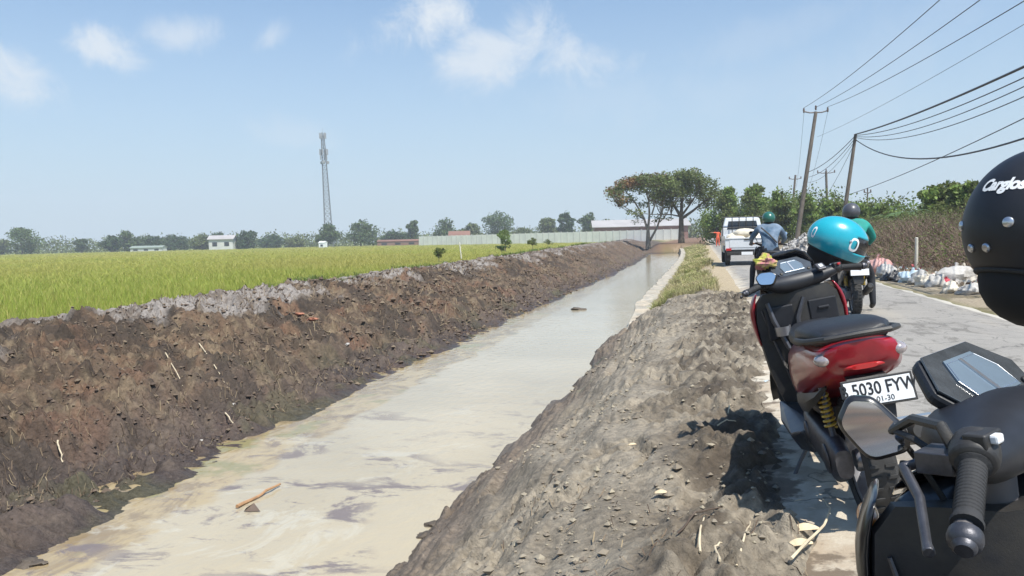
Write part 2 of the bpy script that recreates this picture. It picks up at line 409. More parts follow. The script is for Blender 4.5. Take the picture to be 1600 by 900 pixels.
mudr = mixc3(mudr, (.075, .058, .042), ss(.50, .60, fbm(X*3.1+2, Y*2.7, 109, 5))*ss(-.55, .0, X+(n1-.5)*1.2)*.8)
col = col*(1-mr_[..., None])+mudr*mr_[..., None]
far_ = k*ss(-3, -2, XS)*ss(1.3, 1.1, X)
dry = mixc3(np.zeros(col.shape)+np.array((.36, .29, .19)), (.22, .19, .10), ss(.42, .58, n2)*ss(.3, -.3, X))
col = col*(1-far_[..., None])+dry*far_[..., None]
shr = ss(4.1, 4.5, X)
shc = mixc3(np.zeros(col.shape)+np.array((.31, .255, .18)), (.16, .13, .08), ss(.45, .6, n2))
shc = mixc3(shc, (.085, .075, .04), ss(6.2, 8, X+(n2-.5)*2))
col = col*(1-shr[..., None])+shc*shr[..., None]
sandfar = ss(90, 104, Y)*ss(-7, -5, X)*ss(.9, .2, X); col = mixc3(col, (.17, .10, .06), sandfar)
wet = np.maximum(ss(-.72, -1.0, Z)*ss(-8, -6, WX), .22*mr_)
A = np.concatenate([col, wet[..., None]], -1)

def ground_material():
    m = bpy.data.materials.new('soil'); m.use_nodes = True; t = m.node_tree; n = t.nodes; l = t.links; p = n['Principled BSDF']
    a = n.new('ShaderNodeAttribute'); a.attribute_name = 'soil'
    co = n.new('ShaderNodeTexCoord')
    def noise(s, d=6, r=.65):
        x = n.new('ShaderNodeTexNoise'); x.inputs['Scale'].default_value = s; x.inputs['Detail'].default_value = d; x.inputs['Roughness'].default_value = r
        l.new(co.outputs['Object'], x.inputs['Vector']); return x.outputs['Fac']
    hs = n.new('ShaderNodeHueSaturation'); l.new(a.outputs['Color'], hs.inputs['Color'])
    r = n.new('ShaderNodeMapRange'); l.new(noise(22), r.inputs[0]); r.inputs[1].default_value = .3; r.inputs[2].default_value = .7; r.inputs[3].default_value = .62; r.inputs[4].default_value = 1.4
    wm = n.new('ShaderNodeMath'); wm.operation = 'MULTIPLY_ADD'; l.new(a.outputs['Alpha'], wm.inputs[0]); wm.inputs[1].default_value = -.35; wm.inputs[2].default_value = 1
    mu = n.new('ShaderNodeMath'); mu.operation = 'MULTIPLY'; l.new(r.outputs[0], mu.inputs[0]); l.new(wm.outputs[0], mu.inputs[1])
    l.new(mu.outputs[0], hs.inputs['Value']); l.new(hs.outputs[0], p.inputs['Base Color'])
    rr = n.new('ShaderNodeMapRange'); l.new(a.outputs['Alpha'], rr.inputs[0]); rr.inputs[3].default_value = .88; rr.inputs[4].default_value = .35
    l.new(rr.outputs[0], p.inputs['Roughness']); p.inputs['Specular IOR Level'].default_value = .35
    b = n.new('ShaderNodeBump'); b.inputs['Strength'].default_value = .75; b.inputs['Distance'].default_value = .03; l.new(noise(38, 8, .7), b.inputs['Height'])
    b2 = n.new('ShaderNodeBump'); b2.inputs['Strength'].default_value = .5; b2.inputs['Distance'].default_value = .06; l.new(noise(9, 5), b2.inputs['Height']); l.new(b2.outputs[0], b.inputs['Normal'])
    l.new(b.outputs[0], p.inputs['Normal']); return m
soil = ground_material()
def sheet(name, i0, i1, j0, j1):
    """grid columns i0..i1, rows j0..j1 inclusive"""
    sx, sy = i1-i0+1, j1-j0+1
    V = np.stack([X[j0:j1+1, i0:i1+1], Y[j0:j1+1, i0:i1+1], Z[j0:j1+1, i0:i1+1]], -1).reshape(-1, 3)
    idx = np.arange(sx*sy).reshape(sy, sx)
    F = np.stack([idx[:-1, :-1], idx[:-1, 1:], idx[1:, 1:], idx[1:, :-1]], -1).reshape(-1, 4)
    o = fastmesh(name, V, F, soil, smooth=True)
    at_ = o.data.color_attributes.new('soil', 'FLOAT_COLOR', 'POINT'); at_.data.foreach_set('color', A[j0:j1+1, i0:i1+1].reshape(-1).astype(np.float32))
    return tag(o, kind='structure')
ia = int(np.argmin(abs(xs+12.6))); ib = int(np.argmin(abs(xs+3.2))); ic = int(np.argmin(abs(xs-1.1))); jm = int(np.argmin(abs(ys-105)))
sheet('rice_field_ground', 0, ia, 0, ny-1)
sheet('canal_bank', ia, ib, 0, jm)
sheet('mud_bank', ib, ic, 0, jm)
sheet('ground', ic, nx-1, 0, ny-1)
sheet('ground', ia, ic, jm, ny-1)
def hz_at(x, y): return float(height(np.array([[float(x)]]), np.array([[float(y)]]))[0, 0])

# ------------------------------------------------------------ water
def water_material():
    m = bpy.data.materials.new('muddy_water'); m.use_nodes = True; t = m.node_tree; n = t.nodes; l = t.links; p = n['Principled BSDF']
    co = n.new('ShaderNodeTexCoord'); sx = n.new('ShaderNodeSeparateXYZ'); l.new(co.outputs['Object'], sx.inputs[0])
    def noise(s, d=5, r=.6, mp=None, dist=0):
        x = n.new('ShaderNodeTexNoise'); x.inputs['Scale'].default_value = s; x.inputs['Detail'].default_value = d; x.inputs['Roughness'].default_value = r; x.inputs['Distortion'].default_value = dist
        if mp:
            k = n.new('ShaderNodeMapping'); k.inputs['Scale'].default_value = mp; l.new(co.outputs['Object'], k.inputs[0]); l.new(k.outputs[0], x.inputs['Vector'])
        else: l.new(co.outputs['Object'], x.inputs['Vector'])
        return x.outputs['Fac']
    def M(op, a, b=0, c=None):
        k = n.new('ShaderNodeMath'); k.operation = op
        for i, v in enumerate((a, b, c)):
            if v is None: continue
            if isinstance(v, (int, float)): k.inputs[i].default_value = v
            else: l.new(v, k.inputs[i])
        return k.outputs[0]
    def mr(v, a, b, c=0, d=1):
        k = n.new('ShaderNodeMapRange'); k.interpolation_type = 'SMOOTHSTEP'; l.new(v, k.inputs[0]); k.inputs[1].default_value = a; k.inputs[2].default_value = b; k.inputs[3].default_value = c; k.inputs[4].default_value = d; return k.outputs[0]
    def mix(f, a, b):
        k = n.new('ShaderNodeMix'); k.data_type = 'RGBA'; l.new(f, k.inputs[0])
        for i, v in ((6, a), (7, b)):
            if isinstance(v, tuple): k.inputs[i].default_value = (*v, 1)
            else: l.new(v, k.inputs[i])
        return k.outputs[2]
    c = mix(mr(noise(.35, 3), .35, .65), (.39, .335, .235), (.34, .29, .20))
    # shallow silt along the far bank, wavering edge
    e = M('ADD', sx.outputs['X'], M('MULTIPLY', M('SUBTRACT', noise(.9, 5), .5), 1.1))
    sh = mr(e, -4.25, -4.42)
    silt = mix(mr(noise(2.2, 6, .7, (1, .45, 1), 1.0), .42, .6), (.36, .28, .155), (.235, .175, .10))
    silt = mix(mr(noise(1.3, 4), .55, .65), silt, (.24, .21, .10))
    c = mix(sh, c, silt)
    # thin floating scum streaks
    nearm = mr(sx.outputs['Y'], 13, 6)
    s1 = mr(noise(1.15, 9, .72, (1.0, 1.6, 1), .5), .52, .60)
    s2 = mr(noise(3.2, 7, .8, (.6, 1.7, 1), .3), .58, .66)
    zone = mr(noise(.55, 2), .36, .5)
    sc_ = M('MULTIPLY', M('MULTIPLY', M('MAXIMUM', s1, s2), zone), M('MULTIPLY', nearm, .9))
    c = mix(sc_, c, (.15, .125, .125))
    foamm = M('MULTIPLY', mr(noise(1.1, 6, .7, None, .7), .56, .64), M('MULTIPLY', nearm, .5))
    c = mix(foamm, c, (.45, .42, .34))
    l.new(c, p.inputs['Base Color'])
    l.new(M('ADD', .10, M('MULTIPLY', sc_, .35)), p.inputs['Roughness']); p.inputs['IOR'].default_value = 1.33
    b = n.new('ShaderNodeBump'); b.inputs['Strength'].default_value = .22; b.inputs['Distance'].default_value = .05; l.new(noise(7, 3, .5, (1, .6, 1)), b.inputs['Height']); l.new(b.outputs[0], p.inputs['Normal'])
    return m
wv = np.array([[x, y, -1.0] for y in (-10, 10, 30, 50, 70, 90, 103) for x in (-7.5, .3)]); wf = np.array([[2*i, 2*i+1, 2*i+3, 2*i+2] for i in range(6)])
tag(fastmesh('canal_water', wv, wf, water_material()), kind='structure')

# ------------------------------------------------------------ road
def road_material():
    m = bpy.data.materials.new('road_surface'); m.use_nodes = True; t = m.node_tree; n = t.nodes; l = t.links; p = n['Principled BSDF']
    co = n.new('ShaderNodeTexCoord'); sx = n.new('ShaderNodeSeparateXYZ'); l.new(co.outputs['Object'], sx.inputs[0])
    def noise(s, d=5, r=.6, mp=None, dist=0):
        x = n.new('ShaderNodeTexNoise'); x.inputs['Scale'].default_value = s; x.inputs['Detail'].default_value = d; x.inputs['Roughness'].default_value = r; x.inputs['Distortion'].default_value = dist
        if mp:
            k = n.new('ShaderNodeMapping'); k.inputs['Scale'].default_value = mp; l.new(co.outputs['Object'], k.inputs[0]); l.new(k.outputs[0], x.inputs['Vector'])
        else: l.new(co.outputs['Object'], x.inputs['Vector'])
        return x.outputs['Fac']
    def M(op, a, b=0):
        k = n.new('ShaderNodeMath'); k.operation = op
        for i, v in enumerate((a, b)):
            if isinstance(v, (int, float)): k.inputs[i].default_value = v
            else: l.new(v, k.inputs[i])
        return k.outputs[0]
    def mr(v, a, b, c=0, d=1):
        k = n.new('ShaderNodeMapRange'); k.interpolation_type = 'SMOOTHSTEP'; l.new(v, k.inputs[0]); k.inputs[1].default_value = a; k.inputs[2].default_value = b; k.inputs[3].default_value = c; k.inputs[4].default_value = d; return k.outputs[0]
    def mix(f, a, b):
        k = n.new('ShaderNodeMix'); k.data_type = 'RGBA'; l.new(f, k.inputs[0])
        for i, v in ((6, a), (7, b)):
            if isinstance(v, tuple): k.inputs[i].default_value = (*v, 1)
            else: l.new(v, k.inputs[i])
        return k.outputs[2]
    c = mix(mr(noise(1.2, 6, .7), .35, .65), (.27, .252, .225), (.21, .195, .175))
    c = mix(mr(noise(60, 3), .35, .7), c, (.285, .265, .235))
    c = mix(M('MULTIPLY', mr(noise(2.4, 7, .75, (1, .5, 1), 1.2), .53, .60), .6), c, (.10, .09, .075))
    e = M('ADD', sx.outputs['X'], M('MULTIPLY', M('SUBTRACT', noise(1.1, 6, .7), .5), .9))
    nr = mr(sx.outputs['Y'], 12, 8)
    c = mix(mr(e, 1.15, .8), c, mix(mr(noise(1.8, 6, .7), .4, .62), (.50, .45, .36), (.36, .29, .21)))
    vo = n.new('ShaderNodeTexVoronoi'); vo.feature = 'DISTANCE_TO_EDGE'; vo.inputs['Scale'].default_value = .9; wv2 = n.new('ShaderNodeVectorMath'); wv2.operation = 'MULTIPLY_ADD'; nz = n.new('ShaderNodeTexNoise'); nz.inputs['Scale'].default_value = 2.5; nz.inputs['Detail'].default_value = 5; l.new(co.outputs['Object'], nz.inputs['Vector']); l.new(nz.outputs['Color'], wv2.inputs[0]); wv2.inputs[1].default_value = (.7, .7, .0); l.new(co.outputs['Object'], wv2.inputs[2]); l.new(wv2.outputs[0], vo.inputs['Vector'])
    c = mix(M('MULTIPLY', mr(vo.outputs['Distance'], .012, .004), .65), c, (.07, .065, .06))
    mudm = M('MULTIPLY', mr(M('ADD', e, M('MULTIPLY', M('SUBTRACT', noise(1.6, 6, .7), .5), 1.2)), .46, .36), nr)
    c = mix(mudm, c, (.15, .115, .08))
    c = mix(M('MULTIPLY', mr(noise(1.1, 6, .7, (1, .6, 1), .5), .52, .58), M('MULTIPLY', mr(e, 1.3, 1.0), .55)), c, (.22, .175, .125))
    r = mr(M('ADD', sx.outputs['X'], M('MULTIPLY', M('SUBTRACT', noise(1.5, 5, .7), .5), .18)), 4.02, 4.08)
    c = mix(r, c, (.43, .40, .34))
    tr = M('MULTIPLY', mr(noise(.9, 5, .7, (1, .12, 1)), .52, .64), .35); c = mix(tr, c, (.36, .32, .26))
    l.new(c, p.inputs['Base Color']); p.inputs['Roughness'].default_value = .8
    b = n.new('ShaderNodeBump'); b.inputs['Strength'].default_value = .5; b.inputs['Distance'].default_value = .012; l.new(noise(70, 5, .7), b.inputs['Height']); l.new(b.outputs[0], p.inputs['Normal']); return m
rys = np.concatenate([np.linspace(-30, 2, 20), np.geomspace(2.1, 400, 500)])
cols = 9; RV = []
for j, y in enumerate(rys):
    l_ = .05+.10*(fbm(np.array([y*1.3]), np.array([2.0]), 200, 4)[0]-.5)+.7*float(ss(13, 17, np.array([y])))
    r_ = 4.22+.25*(fbm(np.array([y*1.3]), np.array([9.0]), 201, 4)[0]-.5)
    for i in range(cols):
        x = l_+(r_-l_)*i/(cols-1); RV.append((x, y, .012 if 0 < i < cols-1 else -.05))
idx = np.arange(len(RV)).reshape(-1, cols); RF = np.stack([idx[:-1, :-1], idx[:-1, 1:], idx[1:, 1:], idx[1:, :-1]], -1).reshape(-1, 4)
tag(fastmesh('road', np.array(RV), RF, road_material(), smooth=True), kind='structure')

# concrete retaining wall along the canal
conc = mat('pale_concrete', (.40, .37, .31), .85, var=.55, vscale=5, bump=.5, bscale=20, col2=(.34, .29, .22), c2scale=2.5)
g = G(); rings = []
for y in np.geomspace(15.6, 100, 160):
    b = float(bend(np.array([y]))[()]) if y > 42 else 0; j = (mnoise.noise(Vector((y*.8, 0, 0))))*.10
    t_ = -.42+.03*mnoise.noise(Vector((y*2, 5, 0)))-.5*max(0, min(1, (19-y)/3.4))
    rings.append([Vector((b-1.72+j, y, -1.5)), Vector((b-1.6+j, y, t_)), Vector((b-1.2+j, y, t_+.02)), Vector((b-1.15+j, y, -1.5))])
g.rings(rings); o = g.build('retaining_wall', conc, smooth=False); tag(o, 'low pale concrete retaining wall along the right edge of the canal', 'wall')

# ------------------------------------------------------------ rice
def blades(P, h, wd, nb, spread, droop, seed=0):
    """grass blades: P Nx3 clump bases, h/wd arrays per clump"""
    r = np.random.default_rng(seed); n = len(P)
    B = np.repeat(P, nb, 0); H = np.repeat(h, nb)*r.uniform(.65, 1.1, n*nb); W = np.repeat(wd, nb)*r.uniform(.7, 1.2, n*nb); S = np.repeat(spread, nb)
    a = r.uniform(0, 2*np.pi, n*nb); dx, dy = np.cos(a), np.sin(a); off = r.uniform(0, 1, n*nb)*S*.35
    base = B+np.stack([dx*off, dy*off, 0*a], -1)
    b = r.uniform(0, 2*np.pi, n*nb); sxv = np.stack([np.cos(b), np.sin(b), 0*b], -1)*W[:, None]/2
    lean = S*r.uniform(.1, 1, n*nb)
    mid = base+np.stack([dx*lean*.35, dy*lean*.35, H*.6], -1)
    tip = base+np.stack([dx*lean*(1+droop), dy*lean*(1+droop), H*(1-droop*.25)], -1)
    V = np.stack([base-sxv*.6, base+sxv*.6, mid+sxv, mid-sxv, tip], 1).reshape(-1, 3)
    i = np.arange(n*nb)[:, None]*5
    return V, i+np.array([[0, 1, 2, 3]]), i+np.array([[3, 2, 4]])
def rice_material():
    m = bpy.data.materials.new('rice_leaf'); m.use_nodes = True; t = m.node_tree; n = t.nodes; l = t.links; p = n['Principled BSDF']
    co = n.new('ShaderNodeTexCoord'); ge = n.new('ShaderNodeNewGeometry')
    def noise(s, mp=(1, 1, 1)):
        x = n.new('ShaderNodeTexNoise'); x.inputs['Scale'].default_value = s; x.inputs['Detail'].default_value = 4
        k = n.new('ShaderNodeMapping'); k.inputs['Scale'].default_value = mp; l.new(co.outputs['Object'], k.inputs[0]); l.new(k.outputs[0], x.inputs['Vector']); return x.outputs['Fac']
    def mr(v, a, b, c=0, d=1):
        k = n.new('ShaderNodeMapRange'); l.new(v, k.inputs[0]); k.inputs[1].default_value = a; k.inputs[2].default_value = b; k.inputs[3].default_value = c; k.inputs[4].default_value = d; return k.outputs[0]
    def mix(f, a, b):
        k = n.new('ShaderNodeMix'); k.data_type = 'RGBA'; l.new(f, k.inputs[0])
        for i, v in ((6, a), (7, b)):
            if isinstance(v, tuple): k.inputs[i].default_value = (*v, 1)
            else: l.new(v, k.inputs[i])
        return k.outputs[2]
    c = mix(mr(ge.outputs['Random Per Island'], 0, 1), (.255, .33, .045), (.45, .465, .105))
    c = mix(mr(ge.outputs['Random Per Island'], .80, .90), c, (.47, .40, .13))
    s = n.new('ShaderNodeSeparateXYZ'); l.new(co.outputs['Object'], s.inputs[0])
    band = n.new('ShaderNodeMath'); band.operation = 'MULTIPLY'
    l.new(mr(noise(.05, (1, 1, 0)), .38, .6, .25, 1), band.inputs[0]); l.new(mr(s.outputs['Y'], 18, 45), band.inputs[1])
    c = mix(band.outputs[0], c, (.40, .37, .10))
    c = mix(mr(noise(.5, (1, 1, 0)), .55, .72, 0, .55), c, (.42, .36, .11))
    l.new(c, p.inputs['Base Color']); p.inputs['Roughness'].default_value = .55; p.inputs['Specular IOR Level'].default_value = .3
    tr = n.new('ShaderNodeBsdfTranslucent'); l.new(c, tr.inputs[0]); ms = n.new('ShaderNodeMixShader'); ms.inputs[0].default_value = .35
    l.new(p.outputs[0], ms.inputs[1]); l.new(tr.outputs[0], ms.inputs[2]); l.new(ms.outputs[0], n['Material Output'].inputs[0]); return m
n_ = 120000
dist = 9*np.exp(rng.uniform(0, 1, n_)**.85*np.log(330/9)); ang = rng.uniform(R(-16), R(62), n_)      # spread through the field to the left of the canal
rx, ry = -dist*np.sin(ang+0), dist*np.cos(ang)
wxr = rx-bend(ry)
keep = (wxr < -11.6-(rng.uniform(0, .5, n_))) & (ry > -6) & (ry < 300)
rx, ry, dist = rx[keep], ry[keep], dist[keep]
ar = np.stack([rx, ry], -1)
zz = height(rx[None], ry[None])[0]
sc_ = np.clip(dist/22, .8, 12)
V, F1, F2 = blades(np.stack([rx, ry, zz], -1), .54+.12*rng.uniform(-1, 1, len(rx))+.22*(fbm(rx*.35, ry*.35, 505, 3)-.5), .0105*sc_, 9, .13*np.clip(sc_, 1, 8), .35, 3)
o = fastmesh('rice_crop', V, [F1, F2], rice_material()); tag(o, 'green and yellowing rice crop filling the field left of the canal', 'rice', kind='stuff')
V = F1 = F2 = None

# ------------------------------------------------------------ foliage tools
def leaf_quads(P, size, seed, flat=0.0, aspect=.55):
    r = np.random.default_rng(seed); n = len(P)
    d = r.normal(size=(n, 3)); d[:, 2] *= (1-flat); d /= np.linalg.norm(d, axis=1)[:, None]
    e = r.normal(size=(n, 3)); e -= d*np.sum(d*e, 1)[:, None]; e /= np.linalg.norm(e, axis=1)[:, None]
    s = (size*r.uniform(.6, 1.3, n))[:, None]
    V = np.stack([P-d*s*.5, P+e*s*aspect*.5, P+d*s*.5, P-e*s*aspect*.5], 1).reshape(-1, 3)
    return V, np.arange(n)[:, None]*4+np.array([[0, 1, 2, 3]])
def clump_points(clumps, n, seed, shell=.55):
    r = np.random.default_rng(seed); c = np.array([k[:3] for k in clumps]); rad = np.array([k[3:6] for k in clumps])
    wt = rad[:, 0]*rad[:, 1]+rad[:, 0]*rad[:, 2]; wt = wt/wt.sum(); i = r.choice(len(c), n, p=wt)
    d = r.normal(size=(n, 3)); d /= np.linalg.norm(d, axis=1)[:, None]
    rr = r.uniform(shell**3, 1, n)**(1/3)*(1+.25*r.normal(size=n)*.6)
    # break the outline with noise so clumps stay ragged
    P = c[i]+d*rad[i]*rr[:, None]
    keep = np.array([mnoise.noise(Vector(p*(1.3/max(.3, rad[j].mean())))) > -.28 for p, j in zip(P, i)])
    return P[keep]
bark = mat('bark', (.13, .105, .08), .9, var=.3, vscale=4, bump=.6, bscale=12)
bark_pale = mat('pale_bark', (.22, .19, .15), .9, var=.3, vscale=4, bump=.5, bscale=12)
def leafmat(nm, c, transl=.25, island=.45): return mat(nm, c, .6, island=island, var=.25, vscale=.6, transl=transl, spec=.3)
leaf_far = [leafmat('far_leaf_blue_green', (.085, .125, .04)), leafmat('far_leaf_olive', (.12, .145, .045)), leafmat('far_leaf_dark', (.05, .088, .028))]
leaf_bright = leafmat('bright_leaf', (.20, .27, .07), .4)
leaf_rust = leafmat('rust_leaf', (.20, .11, .045), .3)
leaf_olive = leafmat('olive_leaf', (.15, .18, .055), .4)
leaf_brown = leafmat('dry_brush_leaf', (.17, .125, .095), .25)
def tree(name, label, loc, h, w, trunk_h, clumps, nleaf, lsize, lm, trunk_r=.2, bm=bark, group=None, seed=1, forks=None, flat=0, dbl=None, cat='tree'):
    """clumps in tree space; forks: list of limb polylines"""
    t = thing(name, label, cat, loc, group=group)
    g = G(); rr = random.Random(seed)
    fork = Vector((rr.uniform(-.1, .1)*trunk_r*3, 0, trunk_h))
    g.tube([(0, 0, -.3), (0, 0, trunk_h*.4), fork], [trunk_r*1.35, trunk_r, trunk_r*.8], 8)
    ordered = sorted(clumps, key=lambda k: -k[3])[:14]
    for k in (ordered if forks is None else forks):
        e = Vector(k[:3]); mid = fork.lerp(e, .5)+Vector((rr.uniform(-.1, .1)*w, rr.uniform(-.1, .1)*w, -.08*h*rr.random()))
        q = fork.lerp(mid, .5)+Vector((0, 0, .03*h))
        g.tube([fork-Vector((0, 0, trunk_r)), q, mid, e], [trunk_r*.6, trunk_r*.42, trunk_r*.27, trunk_r*.09], 6)
    g.build('trunk', bm, t)
    P = clump_points(clumps, nleaf, seed)
    V, F = leaf_quads(P, lsize, seed, flat, .6)
    if dbl:
        mi = (np.array([mnoise.noise(Vector(p*.45)) for p in P])+dbl[1]*(P[:, 2]/h-.6)+dbl[2] > 0).astype(int)
        fastmesh('crown', V, F, [lm, dbl[0]], t, matidx=mi)
    else: fastmesh('crown', V, F, lm, t)
    return t
def round_clumps(w, h, th, n, seed, flatz=1.0, rs=.3):
    r = random.Random(seed); out = []
    for i in range(n):
        a = r.uniform(0, 6.28); q = r.random()**.6; z = r.random()
        prof = math.sin(math.pi*(.18+.72*z))
        rad = w*rs*r.uniform(.6, 1.15)
        out.append((math.cos(a)*q*(w-rad)*prof, math.sin(a)*q*(w-rad)*prof, th+(h-th)*(.12+.76*z), rad, rad, rad*.75*flatz))
    out.append((0, 0, (h+th)/2, w*.5, w*.5, (h-th)*.38))
    return out

# -- far tree line beyond the rice field
def hor(px): return 392-.0235*px
far_spec = [  # px, top y, half width px, depth, kind, label
    (6, 372, 12, 330, 1, 'round low tree at the far left edge of the photo beyond the rice'),
    (38, 358, 26, 300, 0, 'broadest bushy tree near the left end of the far tree line'),
    (130, 372, 9, 330, 0, 'small lone thin tree right of the broad bushy one in the far line'),
    (178, 367, 13, 300, 2, 'dark round tree left of the tall rounded one in the far line'),
    (204, 359, 16, 310, 0, 'tall rounded tree behind the pale low roofs in the far line'),
    (240, 370, 20, 320, 2, 'wide low dark tree just right of the pale low roofs'),
    (275, 367, 22, 320, 2, 'long flat-topped dark tree left of the pale white house'),
    (318, 368, 18, 310, 1, 'olive low tree touching the left side of the pale white house'),
    (345, 360, 13, 320, 2, 'leaning tree whose crown pokes above the pale white house'),
    (388, 361, 18, 290, 2, 'dark round tree right beside the pale white house'),
    (425, 370, 18, 320, 2, 'low dark tree midway between the white house and the tower'),
    (465, 371, 18, 330, 1, 'low olive tree a little left of the lattice tower'),
    (514, 352, 17, 285, 0, 'loose greyish tree standing at the foot of the lattice tower'),
    (566, 350, 28, 290, 0, 'wide spreading tree first on the right of the lattice tower'),
    (615, 363, 18, 300, 2, 'low dark tree between the wide spreading tree and the thin tall one'),
    (648, 344, 10, 310, 0, 'thin tall tree just left of the long wall beginning'),
    (697, 343, 20, 300, 0, 'rounded tree behind the left end of the long pale wall'),
    (738, 350, 16, 310, 1, 'olive tree between two taller ones behind the long wall'),
    (779, 330, 24, 320, 0, 'tallest grey-green tree behind the long pale wall'),
    (818, 356, 16, 330, 1, 'low tree just right of the tallest one behind the long wall'),
    (855, 340, 17, 300, 1, 'light olive domed tree behind the middle of the long wall'),
    (886, 327, 13, 290, 2, 'dark compact upright tree behind the long wall'),
    (921, 331, 15, 290, 0, 'open slanting tree beside the left end of the warehouse roof'),
]
for i, (px, ty, hw, d, kd, lab) in enumerate(far_spec):
    h = 1.8+(hor(px)-ty)*d/1200; w_ = hw*d/1200
    p = at(px, d, -.55)
    tree('far_tree', lab, p, h, w_, h*.22, round_clumps(w_*1.5, h*1.02, h*.05, 19, 50+i), 3600, .8, leaf_far[kd], .3, group='trees of the far tree line', seed=50+i)
# continuous low scrub between them
r = np.random.default_rng(5); cl = []
for px in np.arange(-60, 1130, 4.0):
    d = r.uniform(335, 380) if px < 940 else r.uniform(250, 300); p = at(px, d, 0); hh = r.uniform(4.0, 7.5)
    cl.append((p.x, p.y, hh*.45-.5, 3.0, 3.0, hh*.65))
P = clump_points(cl, 30000, 5); V, F = leaf_quads(P, 1.1, 6)
tag(fastmesh('far_scrub', V, F, leaf_far[1]), 'low continuous scrub along the horizon beyond the rice', 'scrub', kind='stuff')

# -- two spreading trees at the canal bend
def umb(cx, cz, w, n, seed, zj=.35, dep=3.0):
    r = random.Random(seed); o = []
    for i in range(n):
        t = (i+.5)/n*2-1; x = cx+t*w+r.uniform(-.4, .4); z = cz-(abs(t)**2.2)*1.9+r.uniform(-zj, zj)*1.5
        o.append((x, r.uniform(-dep, dep), z, r.uniform(.8, 1.4), r.uniform(.9, 1.6), r.uniform(.45, .8)))
    return o
def big_tree(name, label, loc, clumps, limbs, trunk_pts, trunk_rs, bm, nleaf, lm, dbl, seed):
    t = thing(name, label, 'tree', loc, group='spreading trees at the canal bend')
    g = G(); g.tube(trunk_pts, trunk_rs, 10)
    rr = random.Random(seed); fork = Vector(trunk_pts[-1])
    mids = []
    for l in limbs:
        g.tube([Vector(p) for p in l[0]], l[1], 7); mids.append(Vector(l[0][-1])); mids.append(Vector(l[0][-2]))
    for c in clumps:
        e = Vector(c[:3]); m = min(mids, key=lambda q: (q-e).length + (0 if q.z < e.z else 3))
        k = m.lerp(e, .5)+Vector((rr.uniform(-.2, .2), rr.uniform(-.2, .2), -.15))
        g.tube([m, k, e], [.065, .05, .025], 5)
    g.build('trunk', bm, t)
    P = clump_points(clumps, nleaf, seed, .3)
    V, F = leaf_quads(P, .3, seed, .5, .6)
    mi = (np.array([mnoise.noise(Vector(p*.5)) for p in P])+(P[:, 0]-dbl[1])*dbl[2]+(P[:, 2]-8.0)*.22-.25 > 0).astype(int)
    fastmesh('crown', V, F, [lm, dbl[0]], t, matidx=mi)
    return t
p1 = at(1014, 100, .35)
cl = umb(-.1, 8.1, 4.7, 52, 1)+umb(-.3, 7.0, 3.8, 22, 2, .9)+umb(.6, 5.9, 2.6, 7, 22, .6)+[(-3.3, 0, 5.3, .9, .8, .4), (-2.6, .5, 6.2, .8, .8, .4), (-3.9, 0, 4.9, .5, .5, .25), (.9, 0, 3.0, .7, .7, .7), (-1.3, 0, 2.9, .8, .8, 1.0), (2.8, 0, 5.0, 1.0, .8, .35), (2.2, 0, 6.3, 1.2, 1, .4)]
big_tree('spreading_tree', 'left of the two umbrella-shaped trees at the canal bend, several pale stems and rusty leaves', p1, cl,
         [([(0, 0, 1.5), (-.5, 0, 3.2), (-1.6, .3, 5.2), (-3.0, .2, 7.0)], [.17, .14, .1, .05]),
          ([(0, 0, 1.6), (.2, .2, 3.6), (.1, .5, 5.5), (-.5, .6, 7.4)], [.18, .14, .1, .05]),
          ([(.2, 0, .2), (1.2, 0, 2.0), (1.8, -.3, 3.9), (2.4, -.5, 6.2)], [.16, .13, .1, .05]),
          ([(.5, 0, 3.6), (1.0, -.6, 5.0), (1.3, -1, 7.2)], [.11, .08, .04]),
          ([(-.5, 0, 3.0), (-1.8, 0, 4.0), (-3.3, 0, 4.9)], [.09, .06, .04]),
          ([(1.5, 0, 2.6), (2.4, 0, 3.6), (3.0, 0, 4.8)], [.09, .06, .04])],
         [(0, 0, -.8), (0, 0, .8), (.0, 0, 1.7)], [.36, .27, .2], bark_pale, 10500, leaf_olive, (leaf_rust, 0.6, -.13), 3)
p2 = at(1066, 101, .35)
cl = umb(1.0, 7.2, 4.4, 46, 11, .8)+umb(1.2, 6.0, 3.4, 12, 21, .5)+umb(-.6, 8.5, 2.4, 16, 12)+umb(1.0, 8.9, 1.6, 10, 14, .4)+[(4.0, 0, 4.8, 1.2, .8, .35), (3.0, 0, 4.6, 1.0, .8, .35), (-2.4, 0, 3.4, .8, .8, .5), (-1.5, 0, 3.0, .6, .6, .4), (5.0, 0, 6.0, .9, .8, .3)]
big_tree('spreading_tree', 'right of the two umbrella-shaped trees at the canal bend, one stout dark trunk', p2, cl,
         [([(0, 0, 3.2), (-.8, 0, 4.6), (-1.8, .3, 6.4), (-2.4, .4, 7.8)], [.24, .17, .11, .05]),
          ([(0, 0, 3.4), (.1, .3, 5.4), (.5, .5, 7.6), (1.0, .4, 8.6)], [.25, .17, .1, .05]),
          ([(0, 0, 3.0), (1.5, 0, 4.0), (3.0, -.3, 5.2), (4.4, -.3, 6.3)], [.22, .16, .1, .05]),
          ([(0.2, 0, 3.6), (1.4, -.4, 5.2), (2.4, -.6, 6.8)], [.16, .11, .05]),
          ([(-.1, 0, 3.3), (-1.3, 0, 3.6), (-2.6, 0, 3.6)], [.12, .08, .04])],
         [(0, 0, -.8), (0, 0, 1.4), (.0, 0, 3.7)], [.5, .36, .28], bark, 10500, leaf_olive, (leaf_rust, -1.2, -.12), 4)
